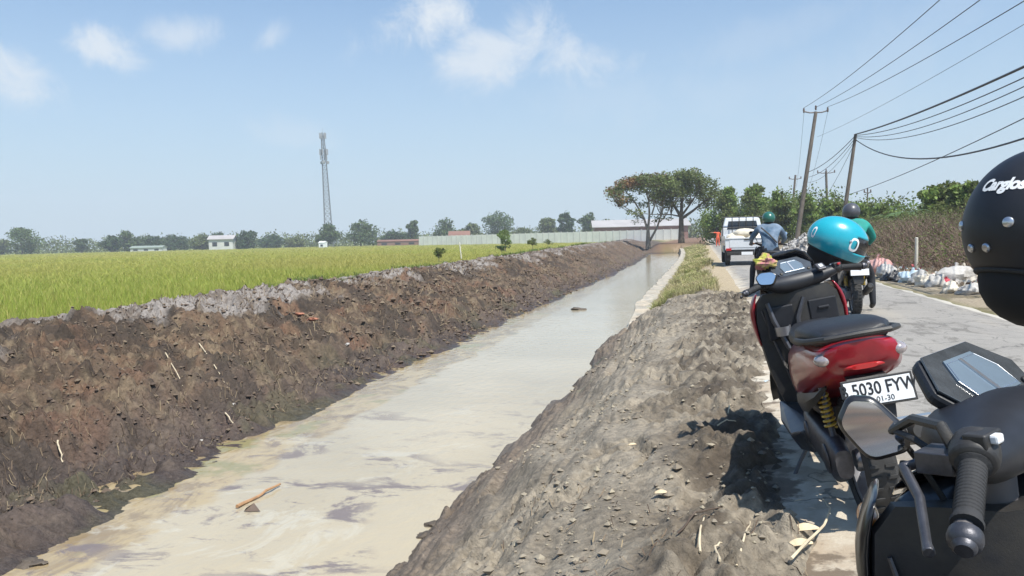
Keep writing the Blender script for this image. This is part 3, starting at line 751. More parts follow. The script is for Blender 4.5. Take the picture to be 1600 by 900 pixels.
# flat-topped grey dead twigs on the second crown
# -- trees on the right of the road, far to near
for i, (px, ty, hw, d, lm_, lab, th) in enumerate([
    (1104, 336, 9, 150, leaf_far[2], 'small dark tree behind the orange road worker', .3),
    (1142, 290, 22, 92, leaf_bright, 'bright green tree directly above the white pickup', .3),
    (1180, 288, 26, 88, leaf_bright, 'broad bright green tree above the blue-jacketed rider', .3),
    (1218, 296, 22, 80, leaf_olive, 'olive tree just left of the tallest leaning pole', .3),
    (1262, 305, 26, 74, leaf_bright, 'leafy light green tree between the two leaning poles', .2),
    (1300, 312, 24, 70, leaf_olive, 'low olive tree behind the second leaning pole', .15),
    (1342, 318, 24, 62, leaf_bright, 'low bright green tree behind the teal-jacketed rider', .15),
    (1376, 322, 20, 60, leaf_olive, 'low sparse tree left of the banana plants', .15),
    (1470, 288, 46, 46, leaf_olive, 'tall ragged bush right of the banana plants', .1),
    (1512, 284, 40, 42, leaf_olive, 'tall bush beside the black helmet on the right', .1),
    (1570, 285, 44, 40, leaf_olive, 'tall bush hidden mostly behind the black helmet', .1)]):
    h = 1.5+(hor(px)-ty)*d/1200; w_ = hw*d/1200*1.15
    tree('roadside_tree', lab, at(px, d, 0), h, w_, h*th, round_clumps(w_, h, h*th*.6, 15, 80+i), 5200, .2+.0016*d, lm_, .13, group='trees along the right side of the road', seed=80+i, dbl=(leaf_bright if lm_ is leaf_olive else leaf_olive, .2, -.25))
cl = []; r = np.random.default_rng(77)
for px in np.arange(1105, 1640, 6.0):
    d = np.interp(px, [1105, 1240, 1400, 1640], [96, 86, 62, 48])+r.uniform(-4, 4); p = at(px, d, 0); hh = np.interp(px, [1105, 1180, 1260, 1400, 1640], [5.2, 6.6, 5.6, 3.6, 3.0])*r.uniform(.7, 1.1)
    cl.append((p.x, p.y, hh*.5, 1.3, 1.3, hh*.5))
P = clump_points(cl, 60000, 78, .3); V, F = leaf_quads(P, .30, 79, .1)
mi = (np.array([mnoise.noise(Vector(p*.5)) for p in P]) > .05).astype(int)
tag(fastmesh('thicket', V, F, [leaf_olive, leaf_bright], matidx=mi), 'dense green undergrowth filling the gaps between the right roadside trees', 'thicket', kind='stuff')
# -- banana plants
banana_m = mat('banana_leaf', (.10, .16, .045), .45, var=.2, vscale=2, island=.3, transl=.3)
stem_m = mat('banana_stem', (.22, .2, .1), .7, var=.3, vscale=5)
def banana(px, d, h, lab, seed):
    t = thing('banana_plant', lab, 'banana plant', at(px, d, 0), group='banana plants behind the dry brush')
    r = random.Random(seed); g = G(); g.tube([(0, 0, -.1), (.03, 0, h*.3), (0, 0, h*.62)], [.14, .11, .07], 8); g.build('stem', stem_m, t)
    g = G()
    for k in range(9):
        a = k*2.4+r.uniform(-.3, .3); L_ = h*r.uniform(.42, .6); up = r.uniform(.5, 1.2)
        pts = []
        for s in range(7):
            u = s/6; rad = L_*u*.9; z = h*.6+L_*up*(u-u*u*.95); pts.append(Vector((math.cos(a)*rad, math.sin(a)*rad, z)))
        side = Vector((-math.sin(a), math.cos(a), 0)); lw = [.03, .16, .22, .24, .2, .13, .01]
        vs = []
        for s, p in enumerate(pts): vs += [p-side*lw[s]*h*.3+Vector((0, 0, -.05*lw[s]*h)), p, p+side*lw[s]*h*.3+Vector((0, 0, -.05*lw[s]*h))]
        fs = []
        for s in range(6):
            b = s*3; fs += [(b, b+1, b+4, b+3), (b+1, b+2, b+5, b+4)]
        g.add(vs, fs)
    g.build('leaf', banana_m, t)['kind'] = 'stuff'
for i, (px, d, h, lab) in enumerate([(1398, 44, 2.9, 'leftmost banana plant with drooping leaves behind the dry brush'), (1413, 42, 3.1, 'middle banana plant, tallest, behind the dry brush'), (1430, 41, 2.7, 'right banana plant next to the tall ragged bush')]): banana(px, d, h, lab, i)

# -- dry brush beside the road (nobody could count it)
r = np.random.default_rng(15)
n_ = 26000
bx_ = r.uniform(6.3, 24, n_); by_ = r.uniform(11, 62, n_)
keep = (bx_ > 6.0+.5*fbm(by_, by_*0, 7, 2)) & (fbm(bx_*.5, by_*.5, 8, 3) > .32)
bx_, by_ = bx_[keep], by_[keep]; bz_ = height(bx_[None], by_[None])[0]
hh = (.5+2.1*fbm(bx_*.5, by_*.5, 9, 4))*ss(5.7, 8.6, bx_)+.2
V, F1, F2 = blades(np.stack([bx_, by_, bz_], -1), hh, np.full(len(bx_), .011), 8, np.full(len(bx_), 1.0), .25, 16)
twig = mat('dry_twig', (.22, .16, .12), .85, island=.5, spec=.2)
o = fastmesh('dry_brush', V, [F1, F2], twig); tag(o, 'brown dry brush in a thick belt along the right shoulder of the road', 'brush', kind='stuff')
n_ = 150000; i = r.integers(0, len(bx_), n_); P = np.stack([bx_[i]+r.normal(0, .3, n_), by_[i]+r.normal(0, .3, n_), bz_[i]+hh[i]*r.uniform(.15, 1.05, n_)], -1)
V, F = leaf_quads(P, .085, 17); hi = (P[:, 2]-bz_[i])/hh[i]
mi = ((hi+r.normal(0, .2, n_)) > .62).astype(int)
tag(fastmesh('brush_leaves', V, F, [leaf_brown, leaf_olive], matidx=mi), 'withered leaves and olive tips on the dry roadside brush', 'brush', kind='stuff')

# -- weeds: dry grass between the retaining wall and the road
gm = mat('dry_grass', (.46, .39, .22), .8, island=.4, var=.3, vscale=1.2, col2=(.24, .26, .08), c2scale=1.1, transl=.25)
n_ = 3600; gx = r.uniform(-1.1, .35, n_); gy = 16.6*np.exp(r.uniform(0, 1, n_)**1.1*np.log(95/16.6)); gx = gx+np.where(gy > 42, bend(gy), 0)*ss(.6, -.8, gx)
kp = fbm(gx*1.3, gy*.8, 12, 3)+.10*(gx < -.2)-.12*(gx > 0) > .52; gx, gy = gx[kp], gy[kp]; gz = height(gx[None], gy[None])[0]; s_ = np.clip(gy/20, .8, 3)
V, F1, F2 = blades(np.stack([gx, gy, gz], -1), .22*np.ones(len(gx)), .011*s_, 9, .16*s_**.5, .4, 18)
tag(fastmesh('dry_grass', V, [F1, F2], gm), 'yellowish dry grass between the canal wall and the road', 'grass', kind='stuff')
# sparse green weeds on the berm and field edge
n_ = 900; gx = r.uniform(-12.2, -9.6, n_); gy = 10*np.exp(r.uniform(0, 1, n_)*np.log(100/10)); gx = gx+bend(gy)
kp = fbm(gx*.8, gy*.4, 19, 3) > .5+.1*(gy < 25); gx, gy = gx[kp], gy[kp]; gz = height(gx[None], gy[None])[0]; s_ = np.clip(gy/20, .8, 3.5)
V, F1, F2 = blades(np.stack([gx, gy, gz], -1), .2*np.ones(len(gx)), .014*s_, 10, .2*s_**.5, .4, 19)
tag(fastmesh('berm_weeds', V, [F1, F2], mat('weed', (.12, .17, .04), .7, island=.4, transl=.3)), 'sparse green weeds on the crest of the left bank', 'weeds', kind='stuff')

# -- shrubs on the berm
def shrub(px, d, z, h, w_, lab, lm_, seed, th=.15, nl=1400, ls=.11, nm='shrub'):
    tree(nm, lab, at(px, d, z), h, w_, h*th, round_clumps(w_, h, h*th*.5, 9, seed), nl, ls, lm_, .05*h*.5, seed=seed, group='shrubs on the left bank', cat='shrub')
shrub(791, 88, .05, 2.6, 1.25, 'round green young tree standing above the left bank, largest of the bank shrubs', leaf_bright, 201, .35, 2400, .16, 'young_tree')
shrub(834, 84, .25, 1.15, .75, 'small green shrub right of the round young tree on the left bank', leaf_olive, 202, .2, 1200, .12)
shrub(687, 46, .25, .62, .6, 'low spiky green shrub left of the white stake on the left bank', leaf_olive, 203, .05, 1300, .08)
shrub(785, 62, .4, .38, .8, 'flat dark shrub on the bank crest below the round young tree', leaf_far[2], 204, .05, 900, .09)
shrub(858, 90, .5, .5, .8, 'flat low shrub on the bank crest right of the small shrub', leaf_far[1], 205, .05, 700, .1)

# ------------------------------------------------------------ structures far away
wallm = mat('far_wall_concrete', (.82, .79, .72), .9, var=.12, vscale=.4)
a_ = at(657, 250, -.6); b_ = at(1062, 190, -.6)
t = thing('boundary_wall', 'long pale concrete panel wall across the far side of the rice field', 'wall', a_)
dv = (b_-a_); L_ = dv.length; u = dv.normalized(); ang = math.atan2(u.y, u.x); t.rotation_euler.z = ang
n_ = 44
g = G()
for i in range(n_): g.box(((i+.5)*L_/n_, 0, 1.7), (L_/n_-.22, .12, 3.2))
o = g.build('panel', wallm, t, smooth=False); o['kind'] = 'stuff'
g = G()
for i in range(n_+1): g.box((i*L_/n_, 0, 1.72), (.2, .2, 3.44))
o = g.build('post', mat('far_wall_post', (.62, .59, .54), .9), t, smooth=False); o['kind'] = 'stuff'
roof_w = mat('pale_roof', (.36, .34, .33), .6, var=.15, vscale=.2); roof_r = mat('rusty_roof', (.2, .1, .07), .8, var=.2, vscale=.2)
plaster = mat('plaster', (.5, .5, .47), .9, var=.12, vscale=.3); dark_win = mat('dark_window', (.03, .035, .04), .2)
def house(name, label, loc, rz, w_, d_, h, rh, rm, wm, nwin=3, over=.5, group=None):
    t = thing(name, label, 'building', loc, rz, group)
    g = G(); g.box((0, 0, h/2), (w_, d_, h)); g.add([(-w_/2, -d_/2, h), (w_/2, -d_/2, h), (w_/2, d_/2, h), (-w_/2, d_/2, h), (-w_/2, 0, h+rh*.97), (w_/2, 0, h+rh*.97)], [(0, 1, 5, 4), (2, 3, 4, 5), (0, 4, 3), (1, 2, 5)]); g.build('wall', wm, t, smooth=False)
    g = G(); hw, hd = w_/2+over, d_/2+over; zz = h-over*rh/(d_/2)
    for s in (-1, 1):
        g.add([(-hw, s*hd, zz+.02), (hw, s*hd, zz+.02), (hw, 0, h+rh+.02), (-hw, 0, h+rh+.02), (-hw, s*hd, zz+.2), (hw, s*hd, zz+.2), (hw, 0, h+rh+.2), (-hw, 0, h+rh+.2)],
              [(0, 1, 2, 3), (4, 5, 6, 7), (0, 1, 5, 4), (1, 2, 6, 5), (2, 3, 7, 6), (3, 0, 4, 7)])
    g.build('roof', rm, t, smooth=False)
    for i in range(nwin):
        g = G(); g.box(((i+.5)/nwin*w_-w_/2, -d_/2-.02, h*.55), (w_/nwin*.4, .1, h*.35)); g.build('window', dark_win, t, smooth=False)
    return t
d_ = 232; p = at(1000, d_, -.5); house('warehouse', 'long low warehouse with pale roof behind the wall, left of the spreading trees', p, R(10), 27, 14, 4.6, 1.9, roof_w, mat('rusty_wall', (.25, .13, .10), .8, var=.2, vscale=.3), 5, .8)
p = at(351, 285, -.5); house('house', 'pale white house with layered roof standing in the far tree line', p, R(20), 8.5, 6, 4.2, 1.2, roof_w, plaster, 2, .5, 'far houses')
p = at(235, 290, -.5); house('shed', 'long pale low roof among the trees left of the white house', p, R(12), 12, 4, 1.6, .6, mat('grey_green_roof', (.22, .26, .22), .7), plaster, 3, .3, 'far houses')
p = at(507, 262, -.5); house('hut', 'small white equipment hut at the foot of the lattice tower', p, 0, 2.2, 2, 1.9, .4, mat('white_roof', (.7, .7, .68), .5), white_m, 1, .1, 'far houses')
p = at(720, 275, -.5); house('house', 'reddish roofed house just above the left end of the long wall', p, R(15), 7, 5, 3.2, 1.6, roof_r, plaster, 2, .4, 'far houses')
p = at(625, 285, -.5); house('shed', 'brown low shed left of the long wall beginning', p, R(15), 15, 5, 1.8, .5, roof_r, mat('brown_wall', (.22, .13, .1), .9), 3, .2, 'far houses')

# lattice tower
tw = mat('galvanised_steel', (.17, .18, .19), .5, metal=.3)
t = thing('lattice_tower', 'tall grey lattice telecom tower rising beyond the rice field', 'tower', at(517, 300, -.5))
t.rotation_euler = (0, R(-1.3), R(20))
g = G(); H_ = 43; 
def twr(z): return .95*(1-z/H_)+.55
lev = [0]; 
while lev[-1] < H_-1: lev.append(min(H_, lev[-1]+max(1.6, twr(lev[-1])*1.6)))
for sx in (-1, 1):
    for sy in (-1, 1):
        g2 = G(); g2.tube([(sx*twr(z), sy*twr(z), z) for z in lev], .11, 6); g2.build('leg', tw, t)
for a, b in zip(lev[:-1], lev[1:]):
    ra, rb = twr(a), twr(b); ca = [(-ra, -ra), (ra, -ra), (ra, ra), (-ra, ra)]; cb = [(-rb, -rb), (rb, -rb), (rb, rb), (-rb, rb)]
    for k in range(4):
        j = (k+1) % 4
        g.tube([(*ca[k], a), (*cb[j], b)], .05, 4); g.tube([(*ca[j], a), (*cb[k], b)], .05, 4); g.tube([(*cb[k], b), (*cb[j], b)], .05, 4)
g.build('bracing', tw, t)
g = G(); g.tube([(0, 0, 38), (0, 0, 44.5)], .14, 6); g.tube([(0, 0, 44.5), (0, 0, 46)], .04, 5); g.build('mast', tw, t)
for z, rad, n_ in ((43.2, 1.15, 6), (37.0, 1.5, 6), (35.0, 1.4, 3)):
    for k in range(n_):
        a = k*2*math.pi/n_+z; g = G(); g.box((math.cos(a)*rad, math.sin(a)*rad, z), (.35, .35, 2.2)); g.tube([(0, 0, z), (math.cos(a)*rad, math.sin(a)*rad, z)], .05, 4); g.build('antenna', mat('antenna_grey', (.26, .27, .28), .5), t, smooth=False)
for k in range(3):
    a = k*2.1+.4; g = G(); g.lathe([(0.01, 0), (.6, .02), (.65, .3)], 'y', (math.cos(a)*1.3, math.sin(a)*1.3-.2, 33), 14); g.build('dish', mat('antenna_grey', (.26, .27, .28), .5), t)

# utility poles
polem = mat('pole_concrete', (.135, .112, .09), .85, var=.25, vscale=2, bump=.3, bscale=10); steel_dark = mat('dark_steel', (.12, .11, .11), .6, metal=.3)
insul = mat('insulator', (.10, .07, .06), .3, coat=.3)
def pole(lab, base, top, r0, r1, arms=None, group='leaning utility poles', m=polem):
    base = Vector(base); top = Vector(top); d = top-base
    t = thing('utility_pole', lab, 'utility pole', base, group=group)
    g = G(); g.tube([Vector((0, 0, 0))-d*.05, d*.5, d], [r0, (r0+r1)/2, r1], 12); g.build('shaft', m, t)
    if arms:
        ax = Vector((1, .15, 0)).normalized(); dn = d.normalized()
        for (dz, hw) in arms:
            c = d-dn*dz; g = G(); g.tube([c-ax*hw+Vector((0, 0, .1)), c-ax*hw*.5, c, c+ax*hw*.5, c+ax*hw+Vector((0, 0, .1))], .05, 6); g.build('crossarm', steel_dark, t)
            for s in (-1, 0, 1):
                q = c+ax*hw*s+Vector((0, 0, .1 if s else .25)); g = G(); g.lathe([(.03, -.1), (.07, -.05), (.05, 0), (.08, .05), (.05, .12), (.07, .17), (.02, .24)], 'z', q, 10, True); g.build('insulator', insul, t)
    return t
T1 = Vector((7.5, 56.1, 9.35)); T2 = Vector((6.99, 39.2, 5.76))
pole('tallest leaning pole with a three-insulator crossarm, left of the shorter bare pole', (6.05, 55.1, -.1), T1, .17, .11, [(.05, .78)])
pole('shorter bare leaning pole nearest the road bend, carrying bundled cables', (6.15, 38.7, -.1), T2, .11, .07)
pole('thin small pole far behind, just left of the tallest leaning pole', (10.4, 100.6, 0), (11.2, 101.4, 8.3), .16, .12, [(.5, .7)])
pole('far upright pole with a crossarm between the two leaning poles', (13.5, 91.1, 0), (13.3, 91.5, 7.9), .16, .12, [(.2, .9), (2.8, .7)])
pole('far thin pole above the low trees right of the leaning poles', at(1356, 75, 0), at(1356, 75, 5.2), .09, .06, [(.3, .3)])
# wires
wire_m = mat('wire', (.05, .05, .055), .6)
def wire(name, lab, a, b, sag, r=.014, group=None, cat='wire'):
    a = Vector(a); b = Vector(b); pts = []
    for i in range(25):
        u = i/24; p = a.lerp(b, u); p.z -= sag*4*u*(1-u); pts.append(p)
    g = G(); g.tube(pts, r, 5); o = g.build(name, wire_m); tag(o, lab, cat, group)
ax = Vector((1, .15, 0)).normalized()
def through(a, px, py, x, ext):
    """far pole-side end a, a point seen toward (px,py) at lateral x; extend beyond"""
    d = dirpx(px, py); t = x/d.x; q = Vector((0, 0, 1.25))+d*t; return q+(q-a)*ext
for k, (s, px, labx) in enumerate([(-1, 1452, 'left'), (0, 1510, 'middle'), (1, 1575, 'right')]):
    a = T1+ax*.78*s+Vector((0, 0, .3)); wire('power_line', '%s of the three thin lines rising from the tallest pole to the top edge' % labx, a, through(a, px, 0, 6.6+.5*k, .35), .35, .014, 'power lines from the tallest pole')
a = T1+Vector((.9, 6, -1)); wire('power_line', 'faint lone line below the three upper lines reaching the right edge', a, through(a, 1600, 25, 8, .3), .3, .008, 'power lines from the tallest pole')
for k, (py, rr_, sg, lb) in enumerate([(100, .03, .15, 'thick uppermost cable bundle from the shorter pole to the right edge'), (112, .014, .3, 'second cable just below the thick bundle at the right edge'), (122, .012, .42, 'third cable below the thick bundle at the right edge'), (135, .012, .5, 'lowest cable of the upper group at the right edge')]):
    wire('cable', lb, T2-Vector((0, 0, .05*k)), through(T2, 1600, py, 6.3, .12), sg, rr_, 'cables from the shorter pole')
wire('cable', 'deeply sagging thick cable dipping before the right edge', T2-Vector((0, 0, .25)), through(T2, 1600, 195, 6.2, .1), .75, .022, 'cables from the shorter pole')
a = Vector((6.9, 52, 3.1)); wire('cable', 'thin low cable crossing the sagging one toward the right edge', a, through(a, 1600, 176, 6.4, .1), .35, .012, 'cables from the shorter pole')
for k in range(3): wire('cable', ['upper', 'middle', 'lower'][k]+' slack cable between the shorter pole and the tallest pole', T2-Vector((0, 0, .05+.1*k)), Vector((6.95, 55.7, 5.3-.35*k)), .25+.12*k, .018-.004*k, 'cables between the leaning poles')
for k in range(3): wire('guy_wire', ['left', 'middle', 'right'][k]+' thin drop wire hanging from the tallest pole crossarm', T1+ax*.78*(k-1), Vector((10.9+.6*k, 98, 6.6-.3*k)), .6, .01, 'drop wires of the tallest pole')
wire('guy_wire', 'thin stay wire from the shorter pole down into the trees', T2-Vector((0, 0, .3)), (7.4, 60, 2.2), .5, .01)

# ------------------------------------------------------------ scooter builder
def rounded(poly, k=.28, n=4):
    out = []; m = len(poly)
    for i in range(m):
        a = Vector(poly[i-1]); b = Vector(poly[i]); c = Vector(poly[(i+1) % m]); p = b.lerp(a, k); q = b.lerp(c, k)
        for j in range(n+1):
            t = j/n; out.append(tuple(p.lerp(b, t).lerp(b.lerp(q, t), t)))
    return out
def bikeM(loc, rz, lean): return Matrix.Translation(loc) @ Matrix.Rotation(rz, 4, 'Z') @ Matrix.Rotation(lean, 4, 'Y')
def orient(fwd, up):
    f = Vector(fwd).normalized(); u = Vector(up); u = (u-f*u.dot(f)).normalized(); r_ = f.cross(u); return Matrix((r_, f, u)).transposed().to_4x4()
def scooter(name, label, loc, rz, lean, steer, body, accent, seat_m=leather, group=None, mirrors=(1, 1), plate=None, script=None, shield=True, mirror_fold=(0, 0), mirror_world=None, bw=1.0, bh=1.0, dash=(0, .385, 1.06), ws=1.0, hz=0.0, droop=0.0, slim=False, spring=yellow_spring):
    t = thing(name, label, 'scooter', loc, rz, group, lean)
    SM = Matrix.Translation((0, .40, 0)) @ Matrix.Rotation(steer, 4, 'Z') @ Matrix.Translation((0, -.40, 0))     # steering turn
    CM = SM; SM = SM @ Matrix.Translation((0, 0, hz))
    WM = Matrix.Translation((0, .68, 0)) @ Matrix.Rotation(steer, 4, 'Z') @ Matrix.Translation((0, -.68, 0))
    def wheel(nm, y, r, w_, M=None):
        g = G(); g.lathe([(r-.06, -w_*.38), (r-.03, -w_*.5), (r-.008, -w_*.36), (r, 0), (r-.008, w_*.36), (r-.03, w_*.5), (r-.06, w_*.38)], 'x', (0, y, r), 36)
        for k in range(36):
            a = k*math.pi/18
            for s in (-1, 1):
                g.box((s*w_*.24, y+math.cos(a)*(r-.003), r+math.sin(a)*(r-.003)), (w_*.3, .012, .012), Matrix.Rotation(a, 3, 'X'))
        o = g.build(nm, tyre_m, t, M=M)
        g = G(); g.lathe([(r-.055, -w_*.36), (r-.075, -w_*.3), (r-.08, 0), (r-.075, w_*.3), (r-.055, w_*.36)], 'x', (0, y, r), 30)
        g.lathe([(.045, -.05), (.05, -.04), (.05, .04), (.045, .05)], 'x', (0, y, r), 16, True)
        for k in range(5):
            a = k*2*math.pi/5; 
            for s in (-.16, .16): g.tube([(0, y+math.cos(a)*.04, r+math.sin(a)*.04), (0, y+math.cos(a+s)*(r-.075), r+math.sin(a+s)*(r-.075))], [.013, .01], 6)
        g.build('rim', alloy, o, M=M)
        return o
    wheel('rear_wheel', -.67, .27, .13)
    fw = wheel('front_wheel', .70, .265, .11, WM)
    g = G(); g.lathe([(.06, -.07), (.115, -.07), (.115, -.066), (.06, -.066)], 'x', (0, .70, .265), 24); g.build('brake_disc', silver, fw, M=WM)
    g = G()
    for s in (-1, 1): g.tube([(s*.085, .70, .265), (s*.085, .62, .58), (s*.06, .60, .68)], [.02, .022, .024], 10)
    g.build('fork', dark_metal, t, M=WM)
    g = G(); ring = []
    for k in range(11):
        a = R(-10+k*15); ring.append([Vector((x, .70+math.cos(a)*rr_, .265+math.sin(a)*rr_)) for x, rr_ in ((-.075, .285), (-.06, .31), (0, .32), (.06, .31), (.075, .285))])
    g.rings(ring, False, False); o = g.build('front_fender', black_plastic, t, M=WM); sm_ = o.modifiers.new('s', 'SOLIDIFY'); sm_.thickness = .004
    # front cowl : lofted across the length
    g = G(); secs = []
    for (y, pr) in ((.40, [(.20, .10), (.24, .15), (.36, .18), (.50, .212), (.66, .24), (.80, .25), (.90, .235), (.97, .17), (.99, .10)]),
                    (.52, [(.22, .09), (.26, .14), (.38, .17), (.52, .205), (.68, .225), (.81, .23), (.89, .20), (.95, .13), (.97, .07)]),
                    (.68, [(.36, .06), (.42, .10), (.5, .13), (.6, .165), (.7, .175), (.78, .17), (.84, .14), (.88, .09), (.89, .05)]),
                    (.80, [(.52, .03), (.55, .05), (.6, .08), (.65, .10), (.7, .105), (.75, .10), (.79, .08), (.81, .05), (.82, .02)]),
                    (.86, [(.62, .01), (.64, .02), (.66, .03), (.68, .04), (.7, .04), (.72, .035), (.74, .03), (.75, .02), (.755, .01)])):
        secs.append([Vector((x*bw, y-.05*(z < .4)*(1), z*bh)) for z, x in pr]+[Vector((-x*bw, y-.05*(z < .4), z*bh)) for z, x in pr[::-1]])
    g.rings(secs); g.build('front_cowl', body, t, subd=1)
    # coloured winglets that wrap the edge of the shield, seen from behind as strips
    for s in (-1, 1):
        g = G(); ri = []
        for z, x, tk in ((.64, .232, .004), (.70, .245, .010), (.78, .256, .016), (.86, .254, .020), (.93, .230, .014), (.965, .205, .004)):
            ri.append([Vector((s*(x-tk), .375, z)), Vector((s*(x+tk*.4), .37, z)), Vector((s*(x+tk*.7), .44, z)), Vector((s*(x-.01), .60, z-.02)), Vector((s*(x-.03), .60, z-.02)), Vector((s*(x-tk), .40, z))])
        g.rings(ri); g.v = [Vector((v.x*bw, v.y, v.z*bh)) for v in g.v]; g.build('side_fairing', accent, t, subd=1)
    # inner leg shield, pocket lid and cup holder
    g = G(); ri = []
    for z, x in ((.16, .11), (.24, .15), (.36, .185), (.50, .218), (.66, .236), (.80, .242), (.90, .225), (.95, .18)):
        ri.append([Vector((-x, .40, z)), Vector((-x*.97, .375, z)), Vector((-x*.5, .36, z)), Vector((0, .33, z)), Vector((x*.5, .36, z)), Vector((x*.97, .375, z)), Vector((x, .40, z))])
    g.rings(ri); g.v = [Vector((v.x*bw, v.y, v.z*bh)) for v in g.v]; g.build('leg_shield', black_plastic, t, angle=50)
    if not slim:
        g = G(); g.box((.125, .347, .80), (.15, .025, .15)); g.box((.125, .33, .825), (.06, .012, .018)); g.build('glove_box', black_matte, t, smooth=False, bevel=.008)
        g = G(); g.box((-.11, .345, .78), (.16, .02, .19)); g.build('pocket', black_matte, t, smooth=False, bevel=.01)
        g = G(); g.lathe([(.028, -.03), (.042, -.03), (.045, .02), (.038, .02), (.034, -.02)], 'z', (-.11, .325, .74), 16); g.build('cup_holder', alloy, t)
        g = G(); g.tube([(-.165, .335, .90), (-.15, .325, .80), (-.10, .325, .64), (-.05, .31, .54)], [.012, .016, .014, .008], 6); g.tube([(.03, .32, .9), (-.02, .31, .80), (-.03, .31, .66), (-.03, .3, .54)], [.012, .014, .012, .008], 6); g.build('shield_rib', dark_metal, t)
    g = G()
    for s in (-1, 1): g.tube([(s*.20*bw, .364, .86*bh), (s*.17*bw, .355, .70*bh), (s*.13*bw, .352, .52*bh), (s*.10*bw, .356, .36*bh)], [.004, .007, .007, .004], 6)
    g.tube([(-.17*bw, .352, .70*bh), (0, .328, .72*bh), (.17*bw, .352, .70*bh)], .004, 6)
    g.build('panel_seam', dark_metal, t)
    # tunnel and floor boards
    g = G(); g.loft([(.38, 0, .42, .10, .16), (.2, 0, .40, .095, .13), (.02, 0, .44, .10, .14), (-.12, 0, .5, .12, .18)]); g.build('center_tunnel', black_plastic, t)
    for s in (-1, 1):
        g = G(); g.add([(s*.09, .42, .31), (s*.20, .42, .33), (s*.235, .2, .27), (s*.235, -.12, .27), (s*.20, -.25, .32), (s*.09, -.25, .32),
                        (s*.09, .42, .20), (s*.17, .42, .20), (s*.19, .2, .18), (s*.19, -.12, .18), (s*.16, -.25, .2), (s*.09, -.25, .2)],
                       [(0, 1, 2, 3, 4, 5), (6, 7, 8, 9, 10, 11), (0, 1, 7, 6), (1, 2, 8, 7), (2, 3, 9, 8), (3, 4, 10, 9), (4, 5, 11, 10), (5, 0, 6, 11)]); g.build('floorboard', sky_sheen_plastic, t, bevel=.012, smooth=False)
    # rear body
    g = G(); g.loft([(-.985, 0, .795, .10, .04), (-.965, 0, .775, .14, .065), (-.88, 0, .75, .168, .085), (-.68, 0, .71, .180, .110), (-.48, 0, .665, .186, .130), (-.28, 0, .615, .186, .155), (-.12, 0, .585, .175, .165), (.0, 0, .57, .14, .15), (.03, 0, .57, .10, .12)], 28, 3.0)
    g.build('rear_body', accent if plate else body, t)
    for s in (-1, 1):
        g = G(); g.add([(s*.187, -.10, .66), (s*.19, -.35, .68), (s*.187, -.35, .655), (s*.183, -.12, .64)], [(0, 1, 2, 3)]); 
        g = G(); ri = [[Vector((s*(x-.01), y, z-hh_)), Vector((s*(x+.006), y, z)), Vector((s*(x-.01), y, z+hh_))] for y, z, x, hh_ in ((-.05, .45, .15, .03), (-.2, .45, .17, .05), (-.45, .50, .178, .045), (-.75, .59, .17, .02), (-.9, .66, .15, .006))]
        g.rings(ri, False); g.build('side_panel', black_plastic, t)
    # seat: rider hollow, step, passenger pad
    g = G(); g.loft([(.10, 0, .755, .05, .03), (.03, 0, .765, .11, .045), (-.15, 0, .765, .15, .05), (-.32, 0, .77, .150, .046), (-.42, 0, .79, .155, .05), (-.5, 0, .825, .168, .052), (-.65, 0, .84, .17, .050), (-.82, 0, .85, .16, .046), (-.90, 0, .848, .13, .036), (-.925, 0, .846, .07, .016)], 24, 3.2); g.build('seat', seat_m, t)
    g = G(); g.tube([(.16, -.5, .80), (.185, -.65, .825), (.18, -.85, .845), (.12, -.97, .86), (0, -.99, .865), (-.12, -.97, .86), (-.18, -.85, .845), (-.185, -.65, .825), (-.16, -.5, .80)], .013, 8); g.build('grab_rail', black_plastic, t)
    # tail lamp, indicators
    g = G(); g.loft([(-.985, 0, .735, .05, .010), (-.97, 0, .735, .085, .013), (-.93, 0, .735, .10, .014)], 20, 3); g.build('tail_light', lens_red, t)
    for s in (-1, 1):
        g = G(); g.ell((s*.137, -.935, .775), (.040, .040, .028)); g.build('rear_indicator', lens_tail, t)
        g = G(); g.ell((s*.19, .62, .74), (.02, .06, .018)); g.build('front_indicator', lens_orange, t)
    g = G(); g.ell((0, .86, .70), (.07, .03, .035)); g.build('headlight', lens_clear, t)
    # rear fender + plate
    g = G(); ri = []
    for y, z, hw_ in ((-.86, .70, .07), (-.95, .69, .075), (-1.01, .60, .075), (-1.03, .48, .06)): ri.append([Vector((-hw_, y, z)), Vector((-hw_, y-.02, z)), Vector((hw_, y-.02, z)), Vector((hw_, y, z))])
    g.rings(ri); g.build('rear_fender', black_plastic, t, bevel=.004, smooth=False)
    PM = Matrix.Translation((.018, -1.045, .645)) @ Matrix.Rotation(R(90-14), 4, 'X') @ Matrix.Scale(.88, 4)
    g = G(); g.prism([(-.148, -.063), (.148, -.063), (.148, .063), (-.148, .063)], .006, PM); pl = g.build('license_plate_frame', black_plastic, t, smooth=False, bevel=.003)
    g = G(); g.prism([(-.1375, -.0525), (.1375, -.0525), (.1375, .0525), (-.1375, .0525)], .008, PM @ Matrix.Translation((0, 0, .0015))); pp = g.build('license_plate', white_m, pl, smooth=False)
    if plate:
        g = G(); g.box((0, 0, 0), (.06, .03, .012)); 
        ink = mat('plate_ink', (.01, .01, .012), .5)
        def fn(dx, dy): return lambda x, y: PM @ Vector((x+dx, y+dy, .0072))
        text_mesh('registration_number', plate[0], .078, ink, pp if False else pl, fn(0, .012), sx=.78, offset=.0012)
        text_mesh('expiry_date', plate[1], .034, ink, pl, fn(.02, -.036), sx=.95)
        g = G(); g.prism([(-.13, -.004), (.13, -.004), (.13, .004), (-.13, .004)], .02, Matrix.Translation((.05, -1.05, .53)) @ Matrix.Rotation(R(76), 4, 'X')); g.build('plate_bracket', silver, t, smooth=False)
